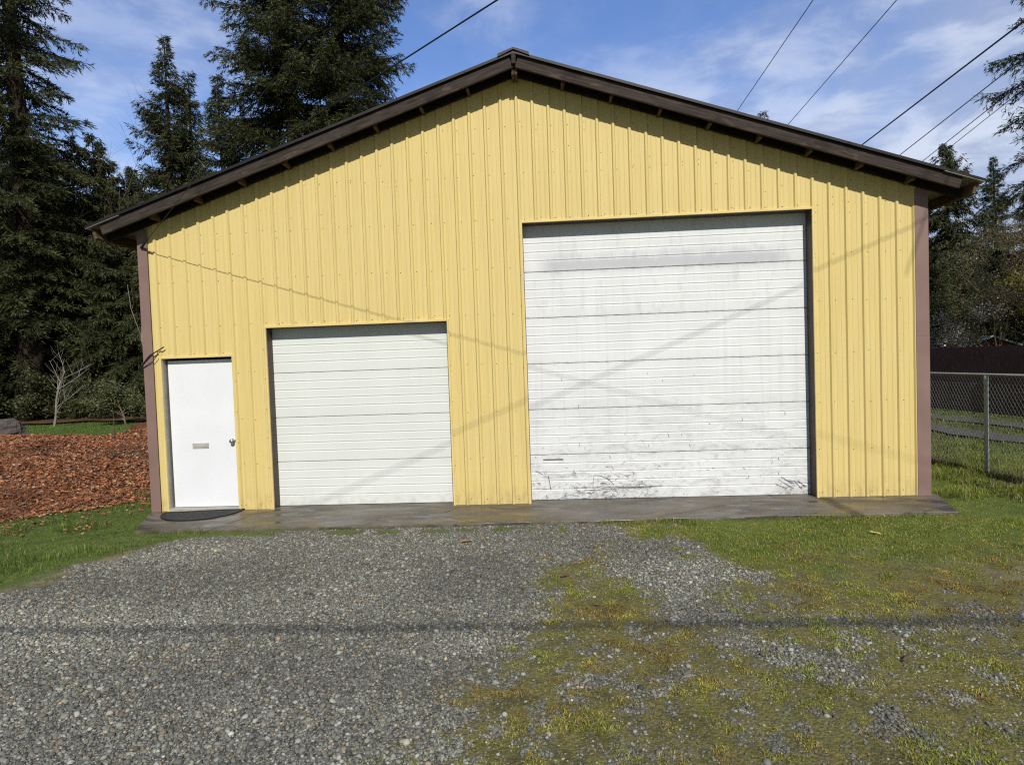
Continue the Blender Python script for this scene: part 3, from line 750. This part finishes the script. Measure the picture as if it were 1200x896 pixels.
# moss (very short)
n = 420000; x = rng.uniform(3.5, 11, n); y = rng.uniform(-5.8, -.9, n)
g, m, d = zones(x, y); k = (rng.random(n) < np.clip(m - .6 * g - .5 * d, 0, 1)) & in_view(x, y, .6)
x, y = x[k], y[k]; n = len(x)
t = fbm(x * 1.9, y * 1.9, 31, 5) + rng.normal(0, .035, n); t2 = fbm(x * 7, y * 7, 37, 3)
c = np.where((t > .59)[:, None], np.array([[.31, .225, .07]]), np.where((t < .48)[:, None], np.array([[.29, .32, .062]]), np.array([[.40, .36, .08]])))
c = c * (.55 + .9 * t2)[:, None] * np.exp(rng.normal(0, .25, n))[:, None]
grass_obj('moss', 'low olive and rust coloured moss creeping over the gravel', x, y, .009 * rng.uniform(.5, 1.6, n) * (.5 + 1.8 * sstep(.4, .75, fbm(x * 9, y * 9, 38, 2))), .005 * rng.uniform(.7, 1.5, n), c, 1.3)

# ------------------------------------------------------------------ leaf pile
def pile_h(x, y):
    a = .74 * np.exp(-((x + 4.4) / 3.2) ** 2 - ((y - 2.9) / 2.5) ** 2 * 1.0) + .72 * np.exp(-((x + 2.2) / 1.5) ** 2 - ((y - 5.0) / 1.35) ** 2) + .55 * np.exp(-((x + 7.5) / 2.6) ** 2 - ((y - 3.6) / 2.4) ** 2) 
    a = a + .42 * np.exp(-((x + 3.1) / 1.5) ** 2 - ((y - .8) / 1.0) ** 2)
    a = a + .12 * np.exp(-((x + 3.2) / .9) ** 2 - ((y - 2.6) / .8) ** 2)
    return a + (fbm(x * 1.3, y * 1.3, 61, 4) - .5) * .22 - .16
px_, py_ = np.meshgrid(np.arange(-11, .0, .07), np.arange(-1.2, 9, .07)); sh = px_.shape
pz = np.maximum(pile_h(px_, py_), -.2) + (vnoise(px_ * 9, py_ * 9, 6) - .5) * .05
V = np.stack([px_.ravel(), py_.ravel(), pz.ravel() - .03], 1)
i2 = np.arange(sh[0] * sh[1]).reshape(sh); F = np.stack([i2[:-1, :-1], i2[:-1, 1:], i2[1:, 1:], i2[1:, :-1]], -1).reshape(-1, 4)
F = F[(V[F][:, :, 2].max(1) > -.09)]
cb = np.array([[.19, .09, .05]]) * (.4 + .9 * rng.random(len(V)))[:, None]
n = 170000; x = rng.uniform(-10, -.1, n); y = -1.1 + 8.5 * rng.random(n) ** 1.15; z = pile_h(x, y); k = (z > -.07 + .04 * rng.random(n)) | ((z > -.16) & (rng.random(n) < .06) & (x < -.15)); z = np.maximum(z, .015); x, y, z = x[k], y[k], z[k] - .03; n = len(x)
Rm = rots(n); ln = np.clip(np.exp(rng.normal(math.log(.020), .4, n)), .008, .042); wd = ln * rng.uniform(.45, .8, n)
q4 = np.array([(-1, 0, 0), (0, -1, .25), (1, 0, 0), (0, 1, .25)], float)
Q = q4[None] * np.stack([ln, wd, wd], 1)[:, None, :]
Q = np.einsum('nij,nkj->nki', Rm, Q); Q[:, :, 2] *= .6
Q += np.stack([x, y, z + .02], 1)[:, None, :]
dk = sstep(.5, .66, fbm(x * .9 + 3, y * .9, 77, 3))
lc = np.where((rng.random(n) < .15)[:, None], np.array([[.42, .27, .18]]), np.array([[.36, .15, .072]])) * np.exp(rng.normal(-.1, .45, n))[:, None] * (1 - .45 * dk)[:, None]
V2 = np.concatenate([V, Q.reshape(-1, 3)]); F2 = np.concatenate([F, len(V) + (np.arange(4)[None] + 4 * np.arange(n)[:, None])])
tag(link('leaf_pile', np_mesh('leaf_pile', V2, F2, M['litter'], np.concatenate([cb, np.repeat(np.clip(lc, 0, .6), 4, 0)]))), 'long low heap of rust brown dead leaves on the left lawn', 'leaf pile')

# ------------------------------------------------------------------ trees
def cards(P, D, ln, wd, up=None):
    """diamond cards at P along D"""
    n = len(P); D = D / (np.linalg.norm(D, axis=1)[:, None] + 1e-9)
    r = rng.normal(size=(n, 3)); W = np.cross(D, r); W /= (np.linalg.norm(W, axis=1)[:, None] + 1e-9)
    ln = ln[:, None]; wd = wd[:, None]
    return np.stack([P, P + D * ln * .45 + W * wd, P + D * ln, P + D * ln * .45 - W * wd], 1)
def conifer(seed, H, R, base=.08, nb=150, droop=.35, dens=1.0, cone=.85, size=1.0, dark=1.0, lean=.0, stem2=None, hang=.55):
    """returns trunk mesh, crown mesh"""
    g = np.random.default_rng(seed); tm = MB()
    tz = np.linspace(0, 1, 12); r0_ = .018 * H + .05
    ph = g.uniform(0, 6, 2)
    def axis_(t, s=0):
        o = (0, 0) if not s else stem2
        return np.array([o[0] * min(1, t * 3) + .012 * H * math.sin(3 * t + ph[0]) + lean * t * H, o[1] * min(1, t * 3) + .012 * H * math.sin(2.3 * t + ph[1]), t * H * (1 if not s else .93)])
    stems = [0] if stem2 is None else [0, 1]
    for s in stems:
        tm.tube([axis_(t, s) - np.array([0, 0, .15 if t == 0 else 0]) for t in tz], [r0_ * (1.25 - t if t == 0 else (1 - t) * .95 + .03) for t in tz], 9)
    CP, CD, CL, CW, CC = [], [], [], [], []
    for s in stems:
        for b in range(nb // len(stems)):
            t = base + (1 - base) * ((b + g.uniform(0, 1)) / (nb // len(stems))) ** .92
            t = min(t, .995)
            prof = (1 - (t - base) / (1 - base)) ** cone
            low = min(1, .55 + 2.2 * (t - base) / (1 - base))
            L = max(.16, R * prof * low * g.uniform(.55, 1.18))
            az = g.uniform(0, 6.283); d = np.array([math.cos(az), math.sin(az), 0]); lat = np.array([-d[1], d[0], 0])
            o = axis_(t, s); upk = (.05 + .55 * t ** 2) * g.uniform(.5, 1.4); dr = droop * (1.15 - t) * g.uniform(.6, 1.5); tip = .22 * g.uniform(.4, 1.5)
            def cv(q): return o + d * (L * q) + lat * (.08 * L * math.sin(3 * q + az)) + np.array([0, 0, L * (upk * q - dr * q * q * 1.6 + tip * q ** 3)])
            qs = np.linspace(0, 1, 5)
            tm.tube([cv(q) for q in qs], [max(.006, .011 * L * (1 - .85 * q)) for q in qs], 4, cap=False)
            nt = int(6 + L * 9 * dens); shade = g.uniform(.6, 1.25)
            for j in range(nt):
                q = .04 + .96 * (j + g.uniform(0, 1)) / nt; sd = 1 if j % 2 else -1
                tl = (.05 + .17 * min(1, L / .9) + .34 * L * (1 - q) ** .8 * min(1, q * 3)) * g.uniform(.6, 1.3)
                P0 = cv(min(q, 1)); dd = d * g.uniform(.45, .9) + lat * sd * g.uniform(.35, 1.0) + np.array([0, 0, -hang * g.uniform(.1, 1.2)])
                dd /= np.linalg.norm(dd); nc = max(4, int(tl / .025 * dens))
                u = g.uniform(0, 1, nc); pp = P0 + dd * (tl * u)[:, None] + np.array([0, 0, -1]) * (.22 * hang * tl * u ** 2)[:, None] + g.normal(0, .018, (nc, 3))
                CP.append(pp); CD.append(dd + g.normal(0, .42, (nc, 3)) + np.array([0, 0, -.25 * hang])); CL.append(g.uniform(.10, .26, nc) * size); CW.append(g.uniform(.009, .022, nc) * size)
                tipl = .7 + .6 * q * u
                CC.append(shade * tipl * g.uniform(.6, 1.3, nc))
    P = np.concatenate(CP); Q = cards(P, np.concatenate(CD), np.concatenate(CL), np.concatenate(CW))
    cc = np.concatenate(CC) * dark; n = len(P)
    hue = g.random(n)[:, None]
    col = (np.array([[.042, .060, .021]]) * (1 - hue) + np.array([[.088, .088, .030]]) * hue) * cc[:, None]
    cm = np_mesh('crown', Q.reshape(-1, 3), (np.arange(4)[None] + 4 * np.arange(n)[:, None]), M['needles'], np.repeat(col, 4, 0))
    return tm.mesh('trunk', M['bark'], True), cm

def plant_tree(name, meshes, loc, label, cat, group=None, rz=0, sc=1.0, parts=('trunk', 'crown')):
    t = empty(name, loc, rz); t.scale = (sc, sc, sc) if not isinstance(sc, tuple) else sc
    tag(t, label, cat, group)
    for nm, me in zip(parts, meshes):
        if me is not None: link(nm, me, t)
    return t

PROTO = {
    'fir_tall': conifer(11, 30, 3.6, .05, 300, .42, 1.0, .5, 1.22),
    'fir_twin': conifer(12, 33, 5.3, .08, 600, .30, 1.1, .5, 1.2, stem2=(2.6, .4)),
    'fir_mid': conifer(13, 18, 5.0, .03, 290, .30, 1.0, .98, 1.15),
    'fir_slim': conifer(14, 15.5, 3.7, .03, 240, .28, 1.0, .98, 1.1),
    'fir_edge': conifer(16, 17, 3.0, .30, 170, .40, 1.5, .55, .62),
    'cedar': conifer(15, 14, 3.6, .02, 230, .55, 1.05, .7, 1.3, hang=1.0),
}
CON = []
def fir(kind, x, y, label, sc=1.0, rz=0., cat='conifer', group=None):
    nm = {'fir_tall': 'fir_tree', 'fir_twin': 'fir_tree', 'fir_mid': 'fir_tree', 'fir_slim': 'fir_tree', 'fir_edge': 'fir_tree', 'cedar': 'cedar_tree'}[kind]
    return plant_tree(nm, PROTO[kind], (x, y, -.05), label, cat, group, rz, sc)
# left
fir('fir_tall', -17.7, 18.0, 'tallest dark fir at the left edge with a thick bare lower trunk', 1.0, 1.0)
fir('fir_mid', -12.9, 21.5, 'pointed fir whose tip stands highest left of the roof, beside a slimmer fir', 1.02, .4)
fir('fir_slim', -12.0, 22.0, 'slim pointed fir leaning close against the taller pointed fir left of the roof', 1.08, 2.0)
fir('fir_twin', -7.2, 23.0, 'huge twin trunked fir rising behind the left roof slope', 1.0, .1)
fir('fir_slim', -10.3, 22.5, 'narrow fir between the pointed pair and the huge twin trunked fir', 1.08, 4.0)
G1 = 'dark evergreens making up the wood behind the left lawn'
for i, (x, y, k_, s_, lb) in enumerate([
    (-21.5, 21, 'cedar', 1.0, None), (-19.6, 17.2, 'cedar', .55, None), (-15.6, 20.5, 'cedar', .95, None), (-14.2, 18.8, 'cedar', .62, None),
    (-12.2, 19.2, 'cedar', .72, None), (-17.5, 23.5, 'cedar', .9, None), (-10.4, 20.4, 'cedar', .8, None), (-8.4, 22.0, 'cedar', .9, None), (-20.5, 25, 'fir_mid', .85, None),
    (-24.5, 26, 'fir_mid', .9, None), (-16.0, 27, 'fir_mid', .72, None), (-11.5, 29, 'cedar', 1.0, None), (-21, 31, 'cedar', 1.1, None), (-26, 30, 'cedar', 1.2, None), (-16, 33, 'cedar', 1.1, None), (-30, 34, 'cedar', 1.3, None), (-13.5, 24.5, 'cedar', .9, None)]):
    fir(k_, x, y, 'dark evergreen crowded into the wood behind the leaf pile', s_, i * 1.7, 'conifer', G1)
# right
fir('cedar', 22.2, 19.0, 'drooping cedar showing just under the right eave', .74, .5)
fir('fir_mid', 26.3, 22.0, 'upright fir at the right, behind the brown fence and right of the drooping cedar', .585, 2.2)
fir('fir_slim', 28.8, 23.0, 'slimmer fir beside the upright fir near the right edge', .70, 1.1)
fir('fir_edge', 18.75, 7.6, 'nearest dark fir at the right edge reaching into the picture with a few boughs', 1.0, 2.6)
fir('fir_slim', 17.6, 28.0, 'fir whose tip just peeks over the right roof slope', .985, .3)
for i, (x, y, s_) in enumerate([(31.5, 26, .8), (24.2, 27, .6), (27.6, 30, .75), (33.5, 29, .85), (21.0, 27, .5), (37, 32, .9), (21.5, 14.8, .42), (24.6, 16.2, .5), (19.6, 15.6, .4)]):
    fir('cedar', x, y, 'dark evergreen in the background wood behind the brown fence', s_, i * 2.1, 'conifer', 'background evergreens at the right')

def bare_tree(seed, H, spread=.6, depth=4, buds=0, budcol=(.2, .15, .08), r=.06, up=.5, bark='bark_g', leafsize=.05, nleaf=0):
    g = random.Random(seed); tm = MB(); tips = []
    def grow(p, d, L, rad_, lev):
        n_ = 4; P = [p]; R = [rad_]; q = p.copy(); dd = d.copy()
        for i in range(n_):
            dd = (dd + Vector((g.uniform(-1, 1), g.uniform(-1, 1), g.uniform(-.4, .8) * up)) * .16).normalized()
            q = q + dd * (L / n_); P.append(q.copy()); R.append(rad_ * (1 - .55 * (i + 1) / n_))
            if lev >= depth - 1: tips.append((q.copy(), dd.copy()))
        tm.tube(P, R, 6 if lev == 0 else 4 if lev < 3 else 3, cap=False)
        if lev >= depth: return
        k_ = g.randint(3, 5) if lev else g.randint(6, 9)
        for _ in range(k_):
            i = g.uniform(.3, 1) if lev else g.uniform(.22, 1); j = min(int(i * n_), n_ - 1); fr = i * n_ - j
            pp = P[j].lerp(P[j + 1], fr)
            a = g.uniform(0, 6.283); side = Vector((math.cos(a), math.sin(a), g.uniform(0, .7)))
            nd = (dd * (1 - spread) + side * spread).normalized()
            grow(pp, nd, L * g.uniform(.45, .7) * (1.15 - .4 * i if lev == 0 else 1), max(.004, R[j] * .55), lev + 1)
    grow(Vector((0, 0, -.1)), Vector((g.uniform(-.12, .12), g.uniform(-.12, .12), 1)).normalized(), H * .72, r, 0)
    cm = None
    if nleaf:
        T = np.array([t[0] for t in tips]); n = nleaf; i = rng.integers(0, len(T), n)
        P = T[i] + rng.normal(0, .11, (n, 3)); Q = cards(P, rng.normal(0, 1, (n, 3)) + np.array([0, 0, .2]), rng.uniform(.6, 1.4, n) * leafsize, rng.uniform(.25, .45, n) * leafsize)
        col = np.array([budcol]) * np.exp(rng.normal(0, .35, n))[:, None]
        cm = np_mesh('crown', Q.reshape(-1, 3), (np.arange(4)[None] + 4 * np.arange(n)[:, None]), M['leaves'], np.repeat(np.clip(col, 0, .8), 4, 0))
    return tm.mesh('trunk', M[bark], True), cm

BT = [bare_tree(21, 7.5, .55, 4, nleaf=9000, budcol=(.14, .12, .055), r=.09, leafsize=.075), bare_tree(22, 6.0, .6, 4, nleaf=10000, budcol=(.105, .115, .038), r=.08, leafsize=.085), bare_tree(23, 8.5, .5, 4, nleaf=6000, budcol=(.17, .13, .08), r=.1, leafsize=.065)]
G2 = 'twiggy brown trees behind the brown fence'
for i, (x, y, k_, s_) in enumerate([(20.2, 13.0, 0, .85), (21.6, 13.8, 2, .8), (22.6, 12.6, 1, .9), (23.6, 14.5, 0, .95), (24.6, 13.2, 2, .85), (21.0, 16.5, 1, 1.1), (24.0, 18, 0, 1.05), (26.2, 17.5, 2, .95), (22.8, 17.2, 2, .8), (19.4, 14.6, 1, .75), (26.0, 14.2, 1, 1.0), (27.8, 16.0, 0, 1.0)]):
    plant_tree('bare_tree', BT[k_], (x, y, -.05), 'twiggy brown budding tree in the thicket behind the brown fence', 'tree', G2, i * 1.3, s_ * .8)
yg = bare_tree(31, 4.6, .6, 4, nleaf=5000, budcol=(.17, .16, .025), r=.06, leafsize=.075)
plant_tree('budding_tree', yg, (22.4, 12.2, -.05), 'yellow green budding tree at the right edge behind the brown fence', 'tree', None, 0, 1.0)
bl = bare_tree(32, 3.2, .65, 4, nleaf=2600, budcol=(.52, .44, .36), r=.04, leafsize=.05)
plant_tree('blossoming_shrub', bl, (18.35, 12.6, -.05), 'shrub with pale pinkish white blossom beside the right corner, behind the brown fence', 'shrub')
# left: bare trees and shrubs
bt2 = bare_tree(41, 13.5, .45, 4, nleaf=0, r=.12)
plant_tree('bare_tree', bt2, (-16.2, 21.4, -.05), 'tall leafless tree with fine twigs against the sky between the left firs', 'tree')
bt3 = bare_tree(42, 3.4, .55, 2, nleaf=0, r=.055, bark='bark_p', up=.9)
plant_tree('bare_sapling', bt3, (-13.6, 14.6, -.05), 'pale leafless sapling before the dark wood, left of the olive bush', 'sapling', None, 2.0, .95)
q = MB(); q.tube([(0, 0, -.1), (-.1, 0, 1.5), (-.35, 0, 3.4), (-.3, .1, 5.2), (.15, .1, 7.2)], [.05, .042, .035, .025, .01], 6)
q.tube([(-.35, 0, 3.4), (-.8, .1, 4.6), (-.9, .1, 5.6)], [.02, .014, .006], 5)
tag(link('bare_sapling', q.mesh('bare_sapling', M['bark_p'], True)), 'thin pale leaning trunk close to the left corner of the workshop', 'sapling').location = (-10.9, 16.6, 0)
bush = bare_tree(43, 2.4, .7, 3, nleaf=5200, budcol=(.115, .125, .055), r=.045, leafsize=.075)
plant_tree('olive_bush', bush, (-10.6, 14.6, -.3), 'olive green leafy bush on the lawn edge next to the left corner', 'bush', None, .7, (1.0, 1.0, .85))
for i, (x, y, s_) in enumerate([(-18.5, 16.3, 1.2), (-16.6, 17.0, 1.3), (-15.0, 17.4, 1.1), (-13.4, 17.3, 1.3), (-12.0, 16.9, 1.0), (-20.0, 15.2, 1.1)]):
    plant_tree('undergrowth_shrub', UND if i else (UND := bare_tree(44, 2.0, .75, 3, nleaf=3200, budcol=(.07, .08, .03), r=.03, leafsize=.085)), (x, y + .7, -.55), 'low dark shrub in the undergrowth at the edge of the left wood', 'shrub', 'undergrowth at the edge of the left wood', i * 1.1, s_)
# forest floor
def patch(name, pts, mat, z):
    q = MB(); q.add([(x, y, z) for x, y in pts], [tuple(range(len(pts)))]); return tag(q.build(name, mat), kind='structure')
pts = [(-42, 17.5)] + [(x, 15.9 + .35 * math.sin(x * 1.3) + .2 * math.sin(x * 3.1)) for x in np.arange(-36, -6, .6)] + [(-5, 18), (0, 45), (-42, 45)]
patch('forest_floor', pts, M['floor'], .045)
# lane tracks
for x0, y0, wd in ((15.9, 7.8, .36), (14.4, 5.6, .42)):
    L_ = [(x0 - .12 * (y - y0) - wd + .1 * math.sin(y * 2.1) + .05 * math.sin(y * 5.3), y) for y in np.arange(-6, 24, .5)]; R_ = [(x0 - .12 * (y - y0) + wd + .1 * math.sin(y * 1.7 + 1) + .05 * math.sin(y * 4.7), y) for y in np.arange(-6, 24, .5)]
    q = MB(); V = []; F = []
    for a, b in zip(L_, R_): V += [(*a, .02), (*b, .02)]
    F = [(2 * i, 2 * i + 1, 2 * i + 3, 2 * i + 2) for i in range(len(L_) - 1)]
    q.add(V, F); tag(q.build('gravel_lane', M['track']), kind='structure')

# ------------------------------------------------------------------ fences
FD = Vector((-.0995, .995, 0)); FP = Vector((11.85, 1.37, 0))
FE = empty('chain_link_fence', FP); tag(FE, 'galvanised chain link fence along the right edge of the lawn', 'fence')
def fp(s, z): p = FD * s; return (p.x, p.y, z)
HT = 1.44
q = MB(); step = .062
for i in range(int(-4 / step), int(13 / step)):
    s = i * step
    for sg in (1, -1):
        z0, z1 = .03, HT; s1 = s + sg * (z1 - z0) * .62
        q.tube([fp(s, z0), fp(s1, z1)], .0024, 3, cap=False)
    q.tube([fp(s + .03, HT - .01), fp(s + .045, HT + .025)], .0022, 3, cap=False)
q.build('wire_mesh', M['galv'], FE)
for s in (-3, 0, 3, 6, 9, 12):
    q = MB(); q.tube([fp(s, -.2), fp(s, HT - .05)], .029, 12); q.lathe([(.032, HT - .07), (.032, HT - .04), (.024, HT - .015), (.006, HT - .005)], 12, 'z', fp(s, 0)); q.build('post', M['galv'], FE, smooth=False)
q = MB(); q.tube([fp(-4.2, HT), fp(13, HT)], .016, 8); q.build('top_rail', M['galv'], FE, smooth=True)
WP = Vector((17.2, 10, 0)); WD = Vector((-.12, .9928, 0)).normalized()
WF = empty('wooden_fence', WP); tag(WF, 'dark brown board fence across the lane behind the wire fence', 'fence')
def wp(s, o, z): nrm = Vector((-WD.y, WD.x, 0)); p = WD * s + nrm * o; return (p.x, p.y, z)
q = MB(); s = -9.; r2 = random.Random(2)
while s < 22:
    w_ = .14; h_ = 1.83 + r2.uniform(-.012, .012)
    A, Bq = wp(s, 0, 0), wp(s + w_ - .006, 0, 0); A2, B2 = wp(s, -.018, 0), wp(s + w_ - .006, -.018, 0)
    V = [(p[0], p[1], z) for z in (.02, h_) for p in (A, Bq, B2, A2)]
    q.add(V, [(0, 1, 5, 4), (1, 2, 6, 5), (2, 3, 7, 6), (3, 0, 4, 7), (4, 5, 6, 7)]); s += w_
q.build('board_panel', M['fencewood'], WF)
q = MB(); q.tube([wp(-9, -.04, .35), wp(22, -.04, .35)], .04, 4); q.tube([wp(-9, -.04, 1.5), wp(22, -.04, 1.5)], .04, 4); q.build('rail', M['fencewood'], WF)
# small shed whose roof shows over the fence
SH = empty('shed', (20.2, 13.5, 0), rad(-20)); tag(SH, 'small shed whose grey roof corner shows above the brown fence', 'shed')
q = MB(); q.prism([(-.9, 0), (.9, 0), (.9, 1.7), (0, 2.1), (-.9, 1.7)], 'y', 0, 1.8); q.build('wall', M['fencewood'], SH)
for s in (-1, 1):
    q = MB(); q.prism([(0, 2.12), (s * 1.1, 1.64), (s * 1.1, 1.7), (0, 2.18)], 'y', -.15, 1.95); q.build('roof', M['shedroof'], SH)

# ------------------------------------------------------------------ small things on the left
def blob(name, mat, loc, scl, seed, label, cat, rz=0, rough=.18):
    g = np.random.default_rng(seed); n1, n2_ = 10, 14; V = []
    for i in range(n1 + 1):
        t = i / n1; ring = math.sin(math.pi * min(max(.06 + .88 * t, 0), 1)) ** .45
        for j in range(n2_):
            a = 6.283 * j / n2_; r = ring * (1 + g.normal(0, rough * .5)); V.append((math.cos(a) * r, math.sin(a) * r, t + g.normal(0, .02)))
    F = [(i * n2_ + j, i * n2_ + (j + 1) % n2_, (i + 1) * n2_ + (j + 1) % n2_, (i + 1) * n2_ + j) for i in range(n1) for j in range(n2_)]
    F += [tuple(range(n2_ - 1, -1, -1)), tuple(n1 * n2_ + j for j in range(n2_))]
    q = MB(); q.add(V, F); o = q.build(name, mat); o.location = loc; o.scale = scl; o.rotation_euler[2] = rz
    return tag(o, label, cat)
blob('stump', M['stump'], (-9.05, 7.6, -.05), (.42, .36, .86), 3, 'weathered grey stump at the left edge behind the leaf pile', 'stump')
q = MB(); q.tube([(-.25, -.35, .16), (-.1, -.1, .17), (.1, .3, .16), (.3, .8, .17)], [.17, .18, .18, .19], 14); q.tube([(-.255, -.36, .16), (-.25, -.35, .16)], .11, 12)
o = q.build('log', M['redwood']); o.location = (-4.55, 6.9, .33); tag(o, 'reddish cut log lying at the back of the leaf pile by the left corner', 'log')
q = MB(); q.tube([(0, 0, -.1), (.02, 0, .4), (.0, .02, .75)], [.014, .012, .006], 6); q.tube([(.01, 0, .3), (-.12, .0, .5)], [.007, .003], 4)
o = q.build('stick', M['twig']); o.location = (-3.15, 3.6, .42); tag(o, 'thin dark stick poking up out of the leaf pile', 'stick')
r2 = random.Random(12); q = MB()
for _ in range(34):
    a = r2.uniform(-.5, .5) + (0 if r2.random() < .6 else 2.6); L_ = r2.uniform(.25, .8); x, y = r2.uniform(-.6, .6), r2.uniform(-.35, .35); z = r2.uniform(0, .16)
    q.tube([(x, y, z), (x + L_ * .5 * math.cos(a), y + L_ * .5 * math.sin(a), z + r2.uniform(.0, .12)), (x + L_ * math.cos(a), y + L_ * math.sin(a), z + r2.uniform(-.05, .12))], [.009, .006, .003], 4, cap=False)
o = q.build('brushwood', M['twig']); o.location = (-2.75, 2.6, .36); tag(o, 'tangle of dark cut twigs lying on the leaf pile', 'brushwood')

# litter on the drive
def leaf_at(x, y, name, label, col, L_=.05, rz=0.):
    q = MB(); q.add([(-L_, 0, .006), (-.2 * L_, -.45 * L_, .016), (.6 * L_, -.3 * L_, .012), (L_, .05 * L_, .022), (.5 * L_, .4 * L_, .01), (-.3 * L_, .45 * L_, .02), (0, 0, .008)], [(0, 1, 6), (1, 2, 6), (2, 3, 6), (3, 4, 6), (4, 5, 6), (5, 0, 6)])
    m_ = bpy.data.materials.get('leaf_' + name) or simple('dry_leaf_' + str(len(bpy.data.materials)), col, .7)
    o = q.build(name, m_); o.location = (x, y, float(gz(x, y)) + .012); o.rotation_euler[2] = rz; return tag(o, label, 'leaf')
leaf_at(4.52, -1.62, 'fallen_leaf', 'curled brown leaf on the gravel before the narrow wall between the garage doors', (.30, .16, .07), .07, .4)
leaf_at(8.75, -1.62, 'fallen_leaf', 'yellowish leaf on the grass before the right end of the workshop', (.5, .36, .12), .07, 2.)
def stick_at(x, y, L_, a, label):
    q = MB(); z = float(gz(x, y)) + .018; q.tube([(x, y, z), (x + L_ * .5 * math.cos(a), y + L_ * .5 * math.sin(a), z + .008), (x + L_ * math.cos(a), y + L_ * math.sin(a), z + .002)], [.007, .008, .005], 6)
    tag(q.build('wood_chip', M['lumber']), label, 'wood chip')
stick_at(5.50, -2.78, .09, .3, 'pale wood chip on open gravel before the tall door')
stick_at(5.72, -3.38, .08, -.2, 'pale wood chip nearest the dark cable shadow on the gravel')
stick_at(7.55, -4.3, .12, .8, 'thin pale stick lying on the moss at the lower right')

# ------------------------------------------------------------------ wires
def wire(name, pts, r, label, group='overhead utility wires'):
    q = MB(); P = []
    for (a, b) in zip(pts[:-1], pts[1:]):
        a, b = Vector(a), Vector(b); L_ = (b - a).length; sag = .0
        for i in range(24): t = i / 24; P.append(a.lerp(b, t) - Vector((0, 0, sag * 4 * t * (1 - t))))
    P.append(Vector(pts[-1])); q.tube(P, r, 6); tag(q.build(name, M['black'], smooth=True), label, 'wire', group)
A = Vector((.06, -.045, 3.575)); dr_ = Vector((1.30, -1, .48))
wire('service_wire', [A, A + dr_ * 16], .0042, 'service wire rising from the anchor on the left corner trim past the eave')
q = MB(); q.tube([A + Vector((-.02, .03, .02)), A, A + dr_.normalized() * .25], [.012, .018, .012], 8); tag(q.build('wire_anchor', M['black']), 'small black wire anchor on the left corner trim under the eave', 'anchor')
def ray(px, py): return fw + rr * ((px - 600) / f_px) - uu * ((py - 448) / f_px)
def on_z(px, py, z): d_ = ray(px, py); return C0 + d_ * ((z - C0.z) / d_.z)
for (p1, p2, z1, z2, r, lb) in [((583, 0), (470, 72), 9, 9.0, .017, 'single black wire in the sky left of the roof peak, meeting the twin trunked fir'),
        ((953, 0), (862, 133), 8, 8.0, .008, 'thin wire farthest left of those over the right roof slope'), ((1051, 0), (920, 150), 8, 8.0, .008, 'second thin wire from the left over the right roof slope'),
        ((1200, 25), (1006, 173), 8.6, 8.6, .020, 'thick black wire over the right roof slope, the heaviest one'), ((1200, 68), (1049, 186), 8.3, 8.3, .013, 'single wire just right of the thick black wire'),
        ((1200, 95), (1076, 193), 8.0, 8.0, .011, 'upper wire of the close pair at the right'), ((1200, 104), (1085, 195), 7.9, 7.9, .009, 'lower wire of the close pair at the right')]:
    a, b = on_z(*p1, z1), on_z(*p2, z2); d_ = b - a
    wire('utility_wire', [a - d_ * 1.6, b + d_ * 9], r, lb)
# street lines overhead behind the camera (their shadows cross the drive and the wall)
def sh_pt(x, z, D): return Vector((x + .2 * D, -D, z + .82 * D))
a, b = sh_pt(2.15, .117, 8.4), sh_pt(10.07, 3.39, 5.2); d_ = b - a
wire('utility_wire', [a - d_ * 3, b + d_ * 3], .0062, 'overhead wire casting the slanting shadow on the doors')
h_ = 7.6; yb = -3.78 - h_ / .82
wire('utility_wire', [(-40, yb + .4, h_), (5, yb, h_), (50, yb + .3, h_)], .022, 'overhead cable casting the shadow across the drive')
